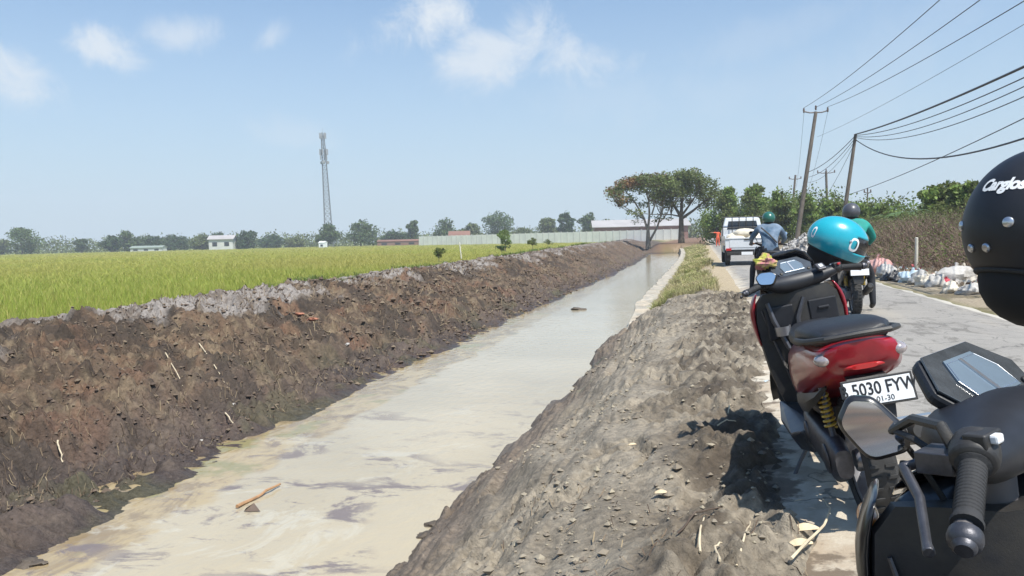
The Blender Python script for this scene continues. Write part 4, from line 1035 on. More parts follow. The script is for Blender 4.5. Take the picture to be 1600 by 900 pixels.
    # shocks, engine, exhaust
    for s in (-1, 1):
        g = G(); g.tube([(s*.12, -.70, .36), (s*.12, -.60, .66)], .013, 8); o = g.build('shock_absorber', dark_metal, t)
        g = G(); pts = []
        for k in range(80):
            a = k*.62; u = k/79; pts.append(Vector((s*.12+math.cos(a)*.022, -.68+.07*u+math.sin(a)*.022, .43+.15*u)))
        g.tube(pts, .0065, 6); g.build('spring', spring, o)
    g = G(); g.loft([(-.80, -.115, .30, .035, .06), (-.72, -.12, .30, .045, .10), (-.5, -.12, .30, .045, .085), (-.25, -.12, .31, .045, .09), (-.1, -.11, .33, .04, .06)], 18, 3); g.build('transmission_case', dark_metal, t)
    g = G(); g.ell((-.165, -.68, .30), (.012, .065, .065)); g.build('case_cover', dark_metal, t)
    g = G(); g.ell((-.165, -.25, .31), (.012, .055, .055)); g.build('case_cover', dark_metal, t)
    g = G(); g.loft([(-.35, 0, .34, .10, .10), (-.2, 0, .36, .11, .12), (-.0, 0, .34, .10, .10)]); g.build('engine', dark_metal, t)
    g = G(); g.tube([(.13, -.05, .25), (.15, -.35, .26), (.155, -.45, .29), (.16, -.55, .32), (.165, -.92, .43), (.165, -.95, .44)], [.02, .02, .03, .052, .052, .03], 14); ex = g.build('exhaust', black_plastic, t)
    g = G(); g.ell((.215, -.72, .375), (.01, .14, .035), rot=Matrix.Rotation(R(-16), 3, 'X')); g.build('heat_shield', silver, ex)
    g = G(); g.tube([(-.10, .02, .22), (-.2, -.02, .1), (-.27, -.05, -.0)], [.012, .01, .01], 8); g.box((-.275, -.05, .005), (.05, .05, .008)); g.build('side_stand', steel_dark, t)
    # windscreen
    g = G(); ri = []
    for z, y, hw_, bow in ((.93, .60, .17, .05), (1.0, .56, .165, .05), (1.08, .52, .145, .045), (1.14, .49, .11, .035), (1.165, .48, .06, .015)):
        ri.append([Vector((hw_*q, y-bow*q*q, z)) for q in (-1, -.75, -.5, -.25, 0, .25, .5, .75, 1)])
    g.rings(ri, False, False); g.v = [Vector((v.x*bw, v.y, (.9*bh+(v.z-.9)*ws))) for v in g.v]
    if shield: o = g.build('windscreen', smoke, t); sm_ = o.modifiers.new('s', 'SOLIDIFY'); sm_.thickness = .004
    # handlebar group
    g = G(); g.tube([(-.35, .27, 1.0-droop*.9), (-.22, .31, 1.02), (-.1, .36, 1.0), (0, .38, .98), (.1, .36, 1.0), (.22, .31, 1.02), (.35, .27, 1.0-droop*.9)], .012, 10); hb = g.build('handlebar', steel_dark, t, M=SM)
    g = G()
    ri = []
    for x, y, z, ry_, rz_ in ((-.235, .305, 1.01, .02, .02), (-.2, .315, 1.01, .035, .03), (-.14, .35, .995, .06, .045), (-.07, .39, .99, .085, .06), (0, .40, .985, .095, .065), (.07, .39, .99, .085, .06), (.14, .35, .995, .06, .045), (.2, .315, 1.01, .035, .03), (.235, .305, 1.01, .02, .02)):
        ri.append([Vector((x, y+ry_*math.cos(a), z+rz_*math.sin(a))) for a in [2*math.pi*k/16 for k in range(16)]])
    g.rings(ri); g.build('handlebar_cover', black_matte, t, M=SM, subd=1)
    g = G(); g.tube([(0, .42, .6), (0, .40, .95)], .035, 10); g.build('steering_column', steel_dark, t, M=SM)
    # dashboard: six-sided cluster with a screen
    DM = CM @ Matrix.Translation(dash) @ Matrix.Rotation(R(42), 4, 'X')
    hexo = [(-.125, .01), (-.095, -.055), (.095, -.055), (.125, .01), (.075, .075), (-.075, .075)]
    g = G(); g.prism(rounded([(x*1.05, y*1.06) for x, y in hexo], .15, 3), .024, DM @ Matrix.Translation((0, 0, -.003))); g.build('instrument_housing', black_matte, t, smooth=False, bevel=.008)
    g = G(); g.prism(hexo, .004, DM @ Matrix.Translation((0, 0, .013))); da = g.build('instrument_cluster', mat('cluster_glass', (.055, .06, .065), .12, coat=.6, var=.3, vscale=20), t, smooth=False, bevel=.001)
    g = G(); g.prism([(-.062, -.036), (.062, -.036), (.068, .012), (.045, .052), (-.045, .052), (-.068, .012)], .003, DM @ Matrix.Translation((0, 0, .017))); g.build('screen', lcd, da, smooth=False)
    g = G(); g.prism([(-.004, -.03), (.004, -.03), (.004, .045), (-.004, .045)], .003, DM @ Matrix.Translation((-.004, 0, .0195))); g.tube([DM @ Vector((x, y, .019)) for x, y in ((-.06, -.03), (.06, -.03), (.065, .01), (.045, .045), (-.045, .045), (-.065, .01), (-.06, -.03))], .0009, 5); g.v = [SM.inverted() @ v if False else v for v in g.v]; 
    # the bezel tube above is already in place; only the prism needed the matrix
    g.build('screen_divider', silver, da, smooth=False)
    for q in (-.085, .085):
        g = G(); g.lathe([(.009, -.002), (.009, .004), (.006, .006)], 'z', (0, 0, 0), 12, True); g.xf(DM @ Matrix.Translation((q, -.035, .016))); g.build('button', black_plastic, da)
    for s in (-1, 1):
        g = G(); g.tube([(s*.21, .345, 1.0), (s*.20, .40, 1.03), (s*.13, .47, 1.02), (s*.06, .48, .95), (s*.03, .45, .85)], .005, 6); g.build('cable', rubber, t, M=SM)
        g = G(); g.tube([(s*.215, .35, .995), (s*.19, .43, .99), (s*.10, .49, .94), (s*.05, .46, .82)], .004, 6); g.build('cable', rubber, t, M=SM)
        for q in (.24, .19):
            g = G(); g.lathe([(.0001, .003), (.0045, .003), (.006, .0)], 'z', (0, 0, 0), 8, True); g.xf(SM @ Matrix.Translation((s*q, .30, 1.044))); g.build('bolt', silver, t)
    g = G(); g.box((0, .345*1, .60), (.05, .03, .05)); g.lathe([(.016, -.006), (.018, 0), (.010, .002)], 'y', (0, .328, .60), 12, True); g.build('lock', dark_metal, t, bevel=.005)
    # key surround
    g = G(); g.box((0, 0, 0), (.05, .05, .02)); g.xf(SM @ Matrix.Translation((.12, .29, 1.045)) @ Matrix.Rotation(R(40), 4, 'X')); g.build('switch_panel', dark_metal, t, smooth=False, bevel=.006)
    g = G(); g.box((0, 0, .011), (.022, .022, .004)); g.xf(SM @ Matrix.Translation((.12, .29, 1.045)) @ Matrix.Rotation(R(40), 4, 'X')); g.build('start_button', white_m, t, smooth=False, bevel=.003)
    for s in (-1, 1):
        e = Vector((s*.365, .262, .998-droop)); i_ = Vector((s*.245, .30, 1.016)); d = (e-i_).normalized()
        g = G(); pts = [i_+d*q for q in (0, .004, .008, .10, .108, .112)]; g.tube(pts, [.020, .022, .0165, .016, .019, .018], 20)
        for k in range(14):
            g.lathe([(.016, -.0018), (.0172, 0), (.016, .0018)], 'x', (0, 0, 0), 20)
            n0 = len(g.v)-60; rot = Vector((1, 0, 0)).rotation_difference(d).to_matrix()
            for q in range(n0, len(g.v)): g.v[q] = rot @ g.v[q]+i_+d*(.014+k*.0062)
        gr = g.build('grip', rubber, hb, M=SM)
        g = G(); g.tube([e+d*q for q in (-.01, -.002, .006, .010, .014, .018)], [.019, .020, .0185, .014, .0135, .010], 20); g.build('bar_end', dark_metal, hb, M=SM)
        # switch housing
        g = G(); g.tube([i_-d*q for q in (-.002, .004, .02, .045, .05)], [.021, .029, .031, .028, .02], 16); g.box(i_-d*.025+Vector((0, -.012, .018)), (.045, .03, .022)); sh_ = g.build('switch_housing', black_plastic, hb, M=SM, bevel=.003)
        g = G(); g.box(i_-d*.022+Vector((0, -.03, .022)), (.018, .012, .012)); g.build('switch', white_m if s < 0 else lens_red, hb, M=SM, bevel=.003, smooth=False)
        g = G(); c = i_+Vector((s*-.02, .05, -.004)); g.box(c, (.05, .05, .03)); g.tube([c+Vector((0, .01, 0)), c+Vector((s*.02, .045, -.01)), i_+d*.06+Vector((0, .065, -.012)), e+Vector((s*-.005, .05, -.016)), e+Vector((s*.01, .04, -.02))], [.008, .0085, .007, .0065, .008], 8); g.build('brake_lever', dark_metal, hb, M=SM, bevel=.003)
        if mirrors[0 if s < 0 else 1]:
            fo = mirror_fold[0 if s < 0 else 1]
            base = i_+Vector((s*-.03, .03, .02))
            if mirror_world is not None and s < 0: hd = SM.inverted() @ (bikeM(loc, rz, lean).inverted() @ mirror_world @ Vector((0.02, 0, -.03))); kn = base.lerp(hd, .5)+Vector((0, 0, .03))
            elif fo: hd = base+Vector((s*.04, .13, -.005)); kn = base+Vector((s*.01, .07, .03))
            else: hd = base+Vector((s*.10, -.01, .19)); kn = base+Vector((s*.03, .02, .09))
            g = G(); g.tube([base-Vector((0, 0, .03)), base+Vector((0, .02, .02)), kn, hd], [.009, .008, .0075, .0065], 8); mi_ = g.build('mirror', black_plastic, t, M=SM)
            # head
            if mirror_world is not None and s < 0: HM = bikeM(loc, rz, lean).inverted() @ mirror_world
            elif fo: HM = SM @ Matrix.Translation(hd) @ Matrix.Rotation(R(fo), 4, 'Z') @ Matrix.Rotation(R(62), 4, 'X') @ Matrix.Rotation(R(-25), 4, 'Z')
            else: HM = SM @ Matrix.Translation(hd) @ Matrix.Rotation(R(s*-12), 4, 'Z') @ Matrix.Rotation(R(82), 4, 'X')
            shp = [(-.075, .022), (-.04, .048), (.045, .046), (.078, .012), (.052, -.044), (-.045, -.048)]
            if mirror_world is not None and s < 0: shp = [(x*.80, y*.82) for x, y in shp]
            if s < 0: shp = [(-x, y) for x, y in shp][::-1]
            g = G(); g.prism(rounded(shp), .03, HM @ Matrix.Translation((0, 0, -.012))); g.prism(rounded([(x*.7, y*.7) for x, y in shp]), .05, HM @ Matrix.Translation((0, 0, -.02))); g.build('mirror_housing', black_gloss, mi_, bevel=.012, angle=30)
            g = G(); g.prism(rounded([(x*.86, y*.84) for x, y in shp]), .002, HM @ Matrix.Translation((0, 0, .0045))); g.build('mirror_glass', mirror_m, mi_, smooth=False)
    if script:
        for s in (-1,):
            text_mesh('model_script', script, .042, silver, t, lambda x, y: Vector((-.1915, -.16-x, .635+y)), shear=.3, offset=.0008)
    return t, SM

# ------------------------------------------------------------ helmets
def helmet(name, label, M, shell_m, full=False, marks=None, text=None, rr=(.128, .155, .14), group=None, parent=None, snaps=True):
    t = bpy.data.objects.new(name, None); C.objects.link(t); t.empty_display_size = .1
    if parent is not None: t.parent = parent; t.matrix_local = M
    else: t.matrix_world = M; tag(t, label, 'helmet', group)
    def surf(a, th, k=1.0):
        """a: azimuth (0 = front +Y, increasing to -X side); th: polar"""
        x = -math.sin(a)*math.sin(th); y = math.cos(a)*math.sin(th); z = math.cos(th)
        low = max(0, -z); f = 1-.10*low*low
        if full and y > 0 and z < 0: f = 1+.08*y*low
        return Vector((x*rr[0]*f*k, y*rr[1]*f*k, z*rr[2]*k))
    def tmax(a):
        c = math.cos(a)
        if full: return R(122+6*abs(math.sin(a)))
        return R(130+ -6*(c < -.2)*(-c) + 22*max(0, 1-abs(a if a < math.pi else 2*math.pi-a)/1.9 if False else 0) + (0)) if c < .15 else R(130-58*min(1, (c-.15)/.55)**1.0)
    nu, nv = 64, 30
    def shell(k, m, nm, win=True, thick=0):
        g = G(); vs = []
        for i in range(nv+1):
            for j in range(nu):
                a = 2*math.pi*j/nu; vs.append(surf(a, tmax(a)*i/nv+1e-4, k))
        fs = []
        for i in range(nv):
            for j in range(nu):
                if full and win:
                    th = R(122)*(i+.5)/nv; a = 2*math.pi*(j+.5)/nu; aa = min(a, 2*math.pi-a)
                    if R(62) < th < R(98) and aa < R(62): continue
                q = (j+1) % nu; fs.append((i*nu+j, i*nu+q, (i+1)*nu+q, (i+1)*nu+j))
        g.add(vs, fs); o = g.build(nm, m, t)
        return o
    o = shell(1, shell_m, 'shell'); md = o.modifiers.new('s', 'SOLIDIFY'); md.thickness = .010; md.offset = -1
    shell(.90, foam, 'liner', win=False)
    g = G(); g.tube([surf(2*math.pi*j/nu, tmax(2*math.pi*j/nu), .985) for j in range(nu)]+[surf(0, tmax(0), .985)], .0055, 8); g.build('rim_seal', rubber, t)
    g = G(); g.ell((0, -.01, -.10), (rr[0]*.72, rr[1]*.72, .09)); g.build('padding', foam, t)
    if full:
        g = G(); ri = []
        for i in range(7):
            th = R(60+40*i/6); ri.append([surf(R(-64+128*j/20), th, .975) for j in range(21)])
        g.rings(ri, False, False); g.build('visor', smoke, t)
    else:
        # cheek strap and buckle hanging under the shell
        g = G(); g.tube([surf(R(80), R(112), .9), (-.07, .06, -.13), (-.02, .07, -.19), (.03, .06, -.2), (.07, .06, -.13), surf(R(-80), R(112), .9)], .009, 6); g.build('chin_strap', foam, t)
    if snaps:
        for s in (-1, 1):
            for (a, th, r_) in ((R(153)*s, R(91), .0095), (R(171)*s, R(108), .0085)) if not full else ((R(75)*s, R(80), .008),):
                p = surf(a, th); nrm = Vector((p.x/rr[0]**2, p.y/rr[1]**2, p.z/rr[2]**2)).normalized()
                g = G(); g.lathe([(.0001, .005), (r_*.7, .0045), (r_, .002), (r_, -.004)], 'z', (0, 0, 0), 16, True); g.xf(Matrix.Translation(p) @ Vector((0, 0, 1)).rotation_difference(nrm).to_matrix().to_4x4()); g.build('snap', silver, t)
    def on(a0, th0, k=1.006):
        return lambda x, y: surf(a0+x/rr[1], th0-y/rr[2], k)
    if marks:
        for (a0, th0, w_, h_, b) in marks:
            g = G(); vs = []; fs = []; n = 28
            for j in range(n):
                an = 2*math.pi*j/n; ca, sa = math.cos(an), math.sin(an); cx = math.copysign(abs(ca)**.7, ca); cy = math.copysign(abs(sa)**.7, sa)
                for q in (1, b): vs.append(on(a0, th0, 1.008)(cx*w_*q, cy*h_*q))
            for j in range(n): k2 = (j+1) % n; fs.append((j*2, k2*2, k2*2+1, j*2+1))
            g.add(vs, fs); g.build('ring_mark', white_m, t)
    if text: text_mesh('lettering', text[0], text[1], white_m, t, on(text[2], text[3]), shear=.25, offset=.0016, spacing=.95)
    return t

# ------------------------------------------------------------ people
skin_m = mat('skin', (.33, .19, .12), .55)
def figure(name, label, cat, loc, rz, J, bones, mats, group=None, parent_loc=None, hands=(), face=None, height_scale=1):
    """J: name -> (pos, radius); bones: (a, b, material index). One continuous skinned body."""
    names = list(J); me = bpy.data.meshes.new(name); me.from_pydata([J[k][0] for k in names], [(names.index(a), names.index(b)) for a, b, _ in bones], [])
    o = bpy.data.objects.new(name, me); C.objects.link(o); o.modifiers.new('skin', 'SKIN'); 
    for i, k in enumerate(names):
        r_ = J[k][1]; d = me.skin_vertices[0].data[i]; d.radius = (r_ if isinstance(r_, tuple) else (r_, r_)); d.use_root = (k == 'pelvis')
    sb = o.modifiers.new('sub', 'SUBSURF'); sb.levels = 2; sb.render_levels = 2
    dg = bpy.context.evaluated_depsgraph_get(); nm = bpy.data.meshes.new_from_object(o.evaluated_get(dg)); bpy.data.objects.remove(o)
    segs = [(Vector(J[a][0]), Vector(J[b][0]), m) for a, b, m in bones]
    # add fingers (tapered, bent, unequal) to the same mesh
    import bmesh
    bm = bmesh.new(); bm.from_mesh(nm)
    for f in bm.faces:
        c = f.calc_center_median(); best = 9; bi = 0
        for a, b, m in segs:
            ab = b-a; u = max(0, min(1, (c-a).dot(ab)/max(1e-9, ab.length_squared))); dd = (a+ab*u-c).length
            if dd < best: best = dd; bi = m
        f.material_index = bi; f.smooth = True
    g = G()
    for (w_, dirv, side, curl) in hands:
        w_ = Vector(w_); d = Vector(dirv).normalized(); s = Vector(side).normalized(); dn = Vector(curl).normalized()
        g.ell(w_+d*.045, (.04, .05, .02), 10, 8, rot=Matrix((s, d, s.cross(d))).transposed())
        for k, ln in enumerate((.068, .078, .072, .056)):
            b = w_+d*.085+s*(.028-.019*k); g.tube([b-d*.02, b+d*ln*.4, b+d*ln*.65+dn*ln*.35, b+d*ln*.5+dn*ln*.8], [.010, .0095, .0085, .007], 7)
        g.tube([w_+d*.03+s*.03, w_+d*.06+s*.055+dn*.01, w_+d*.085+s*.05+dn*.035], [.012, .011, .008], 7)
    if g.v:
        o0 = len(bm.verts); vs = [bm.verts.new(v) for v in g.v]
        for f in g.f:
            try: q = bm.faces.new([vs[i] for i in f]); q.material_index = 0; q.smooth = True
            except ValueError: pass
    bm.to_mesh(nm); bm.free()
    for m in mats: nm.materials.append(m)
    o = bpy.data.objects.new(name, nm); C.objects.link(o); o.location = loc; o.rotation_euler.z = rz; tag(o, label, cat, group); nm.name = name
    return o
def head_details(o, hc, fwd=1):
    """face: eyes, nose, mouth, ears on the head centre hc (facing +Y)"""
    hc = Vector(hc)
    g = G()
    g.ell(hc+Vector((0, .0, 0)), (.075, .095, .115), 20, 14); g.ell(hc+Vector((0, .10, -.01)), (.014, .02, .026), 8, 6)
    for s in (-1, 1): g.ell(hc+Vector((s*.077, 0, 0)), (.01, .02, .03), 8, 6)
    f = g.build('face', skin_m, o)
    g = G()
    for s in (-1, 1): g.ell(hc+Vector((s*.03, .084, .012)), (.012, .008, .006), 8, 6)
    g.build('eye', mat('eye', (.05, .04, .035), .2), f)
    g = G(); g.ell(hc+Vector((0, .088, -.05)), (.025, .008, .007), 8, 6); g.build('mouth', mat('lips', (.3, .1, .08), .5), f)
def rider_body(loc, rz, label, jacket, trousers, foot_down=(False, False), extra=0):
    J = {'pelvis': ((0, -.30, .88), (.17, .14)), 'waist': ((0, -.26, 1.03), (.15, .12)), 'chest': ((0, -.18, 1.24), (.18, .13)), 'neck': ((0, -.13, 1.42), .06), 'head': ((0, -.09, 1.52), (.08, .09)), 'crown': ((0, -.09, 1.60), .06)}
    B = [('pelvis', 'waist', 1), ('waist', 'chest', 1), ('chest', 'neck', 1), ('neck', 'head', 0), ('head', 'crown', 0)]
    hands = []
    for s, n in ((-1, 'l'), (1, 'r')):
        J['sh'+n] = ((s*.19, -.16, 1.36), .075); J['el'+n] = ((s*.33, .0, 1.14), .052); J['wr'+n] = ((s*.31, .22, 1.05), .032); J['pa'+n] = ((s*.30, .26, 1.045), .03)
        B += [('chest', 'sh'+n, 1), ('sh'+n, 'el'+n, 1), ('el'+n, 'wr'+n, 1), ('wr'+n, 'pa'+n, 0)]
        hands.append(((s*.30, .24, 1.045), (0, 1, 0), (-s, 0, 0), (0, 0, -1)))
        fd = foot_down[0 if s < 0 else 1]
        kn = (s*.21, .12, .68) if not fd else (s*.30, .02, .56); an = (s*.17, .10, .38) if not fd else (s*.33, -.02, .12)
        J['hp'+n] = ((s*.11, -.26, .86), .10); J['kn'+n] = (kn, .068); J['an'+n] = (an, .045); J['to'+n] = ((an[0], an[1]+.16, an[2]-.06), .038)
        B += [('pelvis', 'hp'+n, 2), ('hp'+n, 'kn'+n, 2), ('kn'+n, 'an'+n, 2), ('an'+n, 'to'+n, 3)]
    return figure('person', label, 'person', loc, rz, J, B, [skin_m, jacket, trousers, black_plastic], hands=hands)

# ------------------------------------------------------------ the scooters
RED_MN = Vector((-.25, -.95, .2)).normalized(); RED_X = Vector((.96, -.25, .1)); RED_X = (RED_X-RED_MN*RED_X.dot(RED_MN)).normalized(); RMW = Matrix((RED_X, RED_MN.cross(RED_X), RED_MN)).transposed().to_4x4(); RMW.translation = Vector((.335, 4.38, 1.0))
RED_LOC = (.70, 4.21, .0); RED_RZ = R(3); LEAN = R(-9); RLEAN = R(-11)
red, redSM = scooter('parked_scooter', 'red and black parked scooter seen from behind with a white number plate', RED_LOC, RED_RZ, RLEAN, R(22), black_gloss, red_paint, plate=('B 5030 FYW', '01-30'), script='NMAX', group='scooters parked beside the mud bank', mirrors=(1, 0), mirror_world=RMW)
BLK_LOC = (.52, .92, 0.0); BLK_RZ = R(-8)
mn = Vector((-.20, -.965, .09)).normalized(); mr_ax = Vector((.70, -.14, -.72)); mr_ax = (mr_ax-mn*mr_ax.dot(mn)).normalized(); MW = Matrix((mr_ax, mn.cross(mr_ax), mn)).transposed().to_4x4(); MW.translation = Vector((.258, 1.30, .935))
blk, blkSM = scooter('parked_scooter', 'black parked scooter in the right foreground, nearest to the viewer', BLK_LOC, BLK_RZ, LEAN, R(56), black_gloss, black_gloss, group='scooters parked beside the mud bank', mirrors=(1, 0), mirror_world=MW, bw=.84, bh=.88, dash=(.072, .435, 1.0), ws=.35, hz=-.05, droop=.035, slim=True)
# helmets on their right mirrors
def helm_on(SMx, loc, rz, target=None): return bikeM(loc, rz, LEAN) @ SMx @ Vector((.345, .31, 1.23))
v = helm_on(redSM, RED_LOC, RED_RZ)
def orient(fwd, up):
    f = Vector(fwd).normalized(); u = Vector(up); u = (u-f*u.dot(f)).normalized(); r_ = f.cross(u); return Matrix((r_, f, u)).transposed().to_4x4()
helmet('full_face_helmet', 'teal full-face helmet with white ring marks hung on the red scooter mirror', Matrix.Translation((.78, 4.92, 1.19)) @ orient((.93, .02, -.42), (.42, -.05, .93)), teal_paint, True, marks=[(R(-66), R(84), .028, .040, .66), (R(-150), R(90), .018, .034, .62)], rr=(.135, .178, .145))
helmet('open_face_helmet', 'black open-face helmet with white lettering hung on the black scooter mirror', Matrix.Translation((.635, 1.65, 1.245)) @ orient((.86, .30, -.10), (-.02, .03, 1)), black_matte, False, text=('Cargloss', .034, R(-163), R(64)), rr=(.135, .15, .155))

# ------------------------------------------------------------ riders ahead
b1, _ = scooter('ridden_motorbike', 'dark motorbike under the blue-jacketed rider behind the pickup', (1.30, 16.6, .012), R(2), R(2), 0, black_gloss, black_gloss, group='motorbikes being ridden up the road', shield=False)
b2 = copy_tree(b1); b2['label'] = 'dark motorbike under the teal-jacketed rider, partly behind the teal helmet'; b2.location = (2.22, 12.9, .012); b2.rotation_euler = (0, R(-2), R(-2))
blue_j = mat('blue_jacket', (.06, .12, .19), .85, var=.3, vscale=6, col2=(.17, .22, .29), c2scale=4); dark_t = mat('dark_trousers', (.02, .022, .028), .85, var=.2); teal_j = mat('teal_jacket', (.012, .24, .20), .8, var=.25, vscale=6, bump=.3, bscale=10)
r1 = rider_body((1.30, 16.55, .0), R(2), 'rider in a blue jacket and dark green helmet behind the white pickup', blue_j, dark_t, (True, False))
r2 = rider_body((2.22, 12.85, .0), R(-2), 'rider in a teal jacket and grey helmet, mostly hidden by the teal helmet', teal_j, dark_t, (False, True))
helmet('helmet', None, Matrix.Translation((0, -.09, 1.54)), mat('green_helmet', (.02, .11, .08), .3, coat=.4), parent=r1, snaps=False)
helmet('helmet', None, Matrix.Translation((0, -.09, 1.54)), mat('grey_helmet', (.07, .07, .08), .4, coat=.3), parent=r2, snaps=False)
head_details(r1, (0, -.07, 1.50)); head_details(r2, (0, -.07, 1.50))
g = G(); g.tube([(-.17, -.30, 1.36), (-.02, -.345, 1.22), (.13, -.37, 1.05)], .016, 6); g.build('crossbody_strap', black_plastic, r1)
# road worker in orange
orange = mat('orange_vest', (.75, .12, .05), .7, var=.15)
J = {'pelvis': ((0, 0, .92), (.15, .11)), 'waist': ((0, 0, 1.06), (.14, .10)), 'chest': ((0, 0, 1.28), (.17, .11)), 'neck': ((0, 0, 1.45), .055), 'head': ((0, .02, 1.56), (.085, .095)), 'crown': ((0, .02, 1.64), .07)}
B = [('pelvis', 'waist', 1), ('waist', 'chest', 1), ('chest', 'neck', 1), ('neck', 'head', 0), ('head', 'crown', 0)]
for s, n, el, wr in ((-1, 'l', (-.42, -.02, 1.40), (-.66, -.04, 1.42)), (1, 'r', (.27, .03, 1.14), (.30, -.05, .92))):
    J['sh'+n] = ((s*.19, 0, 1.40), .07); J['el'+n] = (el, .05); J['wr'+n] = (wr, .033)
    B += [('chest', 'sh'+n, 1), ('sh'+n, 'el'+n, 1), ('el'+n, 'wr'+n, 0)]
    J['hp'+n] = ((s*.10, 0, .86), .09); J['kn'+n] = ((s*.12, .02, .48), .06); J['an'+n] = ((s*.13, 0, .09), .045); J['to'+n] = ((s*.13, -.14, .05), .035)
    B += [('pelvis', 'hp'+n, 2), ('hp'+n, 'kn'+n, 2), ('kn'+n, 'an'+n, 2), ('an'+n, 'to'+n, 3)]
wk = figure('person', 'road worker in orange standing left of the pickup with one arm held out', 'person', (1.45, 79, .0), R(15), J, B, [skin_m, orange, orange, black_plastic], hands=[((-.66, -.04, 1.42), (-1, 0, 0), (0, -1, 0), (0, 0, -1)), ((.30, -.05, .92), (0, 0, -1), (0, -1, 0), (-1, 0, 0))])
g = G(); g.ell((0, .02, 1.62), (.09, .10, .07)); g.build('hair', mat('black_hair', (.01, .01, .01), .7), wk)

# ------------------------------------------------------------ pickup
white_paint = mat('white_paint', (.62, .64, .66), .3, coat=.5, var=.05)
pk = thing('pickup', 'white pickup with a loaded open bed driving away up the road', 'pickup', (1.66, 31.1, .012), R(1))
g = G(); g.box((0, 1.25, .62), (1.5, 2.4, .22)); g.build('chassis', steel_dark, pk, smooth=False)
g = G(); g.box((0, 1.25, .80), (1.64, 2.4, .07))
for s in (-1, 1): g.box((s*.80, 1.25, .98), (.05, 2.4, .34))
g.box((0, 2.43, 1.02), (1.64, .05, .42)); g.build('bed', white_paint, pk, smooth=False, bevel=.01)
g = G(); g.box((0, .03, .84), (1.62, .05, .46)); g.box((0, .0, .84), (1.3, .02, .30)); g.box((0, -.005, 1.05), (1.62, .05, .04)); tg = g.build('tailgate', white_paint, pk, smooth=False, bevel=.012)
g = G(); g.box((0, -.02, 1.0), (.2, .03, .03)); g.build('handle', black_plastic, tg, smooth=False)
g = G(); sec = [(2.5, .62, .80), (2.5, 1.45, .80), (2.62, 1.88, .68), (3.5, 1.93, .66), (3.95, 1.35, .78), (4.45, 1.0, .78), (4.5, .45, .78)]
vs = [Vector((s*x, y, z)) for s in (-1, 1) for y, z, x in sec]+[]; n = len(sec)
g.add(vs+[Vector((-.78, 2.5, .45)), Vector((.78, 2.5, .45))], [tuple(range(n))+(2*n,), tuple(range(n, 2*n))+(2*n+1,)]+[(i, i+1, n+i+1, n+i) for i in range(n-1)]+[(n-1, 2*n, 2*n+1, 2*n-1), (2*n, 0, n, 2*n+1)])
cb = g.build('cab', white_paint, pk, smooth=False, bevel=.03)
g = G(); g.add([(-.62, 2.50, 1.42), (.62, 2.50, 1.42), (.56, 2.585, 1.76), (-.56, 2.585, 1.76)], [(0, 1, 2, 3)]); g.build('rear_window', dark_win, cb, smooth=False)
cb.children[0].data.transform(Matrix.Translation((0, -.012, 0)))
g = G()
for x in (-.42, -.14, .14, .42): g.tube([(x, 2.38, 1.05), (x, 2.38, 1.92)], .02, 6)
g.tube([(-.8, 2.38, 1.05), (-.8, 2.38, 1.92), (.8, 2.38, 1.92), (.8, 2.38, 1.05)], .024, 6); g.tube([(-.8, 2.38, 1.5), (.8, 2.38, 1.5)], .018, 6); g.build('rack', black_plastic, pk)
g = G(); g.box((0, -.06, .46), (1.5, .10, .12)); g.box((0, .05, .56), (1.45, .06, .16)); g.build('bumper', black_plastic, pk, smooth=False, bevel=.01)
g = G(); g.box((0, -.115, .47), (.42, .008, .12)); g.build('license_plate', white_m, pk, smooth=False)
for s in (-1, 1):
    g = G(); g.box((s*.68, -.02, .62), (.2, .04, .10)); g.build('tail_light', lens_red, pk, smooth=False, bevel=.008)
    for y in (.55, 3.75):
        g = G(); g.lathe([(.17, -.08), (.28, -.09), (.3, -.05), (.3, .05), (.28, .09), (.17, .08)], 'x', (s*.70, y, .30), 28); wv_ = g.build('wheel', tyre_m, pk)
        g = G(); g.lathe([(.02, .03), (.16, .04), (.18, .08), (.18, -.08)], 'x', (s*.70, y, .30), 20); g.build('rim', alloy, wv_)
    g = G(); g.tube([(s*.8, 3.6, 1.3), (s*.98, 3.6, 1.35)], .015, 6); g.box((s*1.0, 3.6, 1.42), (.12, .05, .2)); g.build('side_mirror', black_plastic, pk, smooth=False, bevel=.01)
    g = G(); g.box((s*.70, .12, .35), (.2, .01, .3)); g.build('mud_flap', rubber, pk, smooth=False)
sackm = mat('woven_sack', (.62, .56, .45), .85, var=.2, vscale=5, bump=.5, bscale=12)
def lump(c, r_, seed, amp=.18, nu=20, nv=14, sq=0):
    def fn(v):
        n = mnoise.noise(Vector((v.x/r_[0], v.y/r_[1], v.z/r_[2]))*1.3+Vector((seed*7.3, seed, 0)))+.5*mnoise.noise(Vector((v.x/r_[0], v.y/r_[1], v.z/r_[2]))*3.1+Vector((seed, 3, 9)))
        return v*(1+amp*n)
    return c, r_, nu, nv, fn
for i, (x, y, z, rx_, rz_, lab) in enumerate([(-.36, .45, 1.0, .38, .17, 'cream sack lying on the left by the pickup tailgate'), (.38, .45, 1.0, .38, .17, 'cream sack lying on the right by the pickup tailgate'), (0, .95, 1.24, .46, .22, 'cream sack heaped highest in the middle of the pickup bed'), (-.35, 1.6, 1.05, .38, .25, 'cream sack at the left front of the pickup bed'), (.35, 1.6, 1.05, .38, .25, 'cream sack at the right front of the pickup bed')]):
    c, r_, nu, nv, fn = lump((0, 0, 0), (rx_, .34, rz_), i+1)
    g = G(); g.ell(c, r_, nu, nv, fn=fn); o = g.build('sack', sackm); o.location = (1.66+x, 31.1+y, z); tag(o, lab, 'sack', 'sacks in the pickup bed')

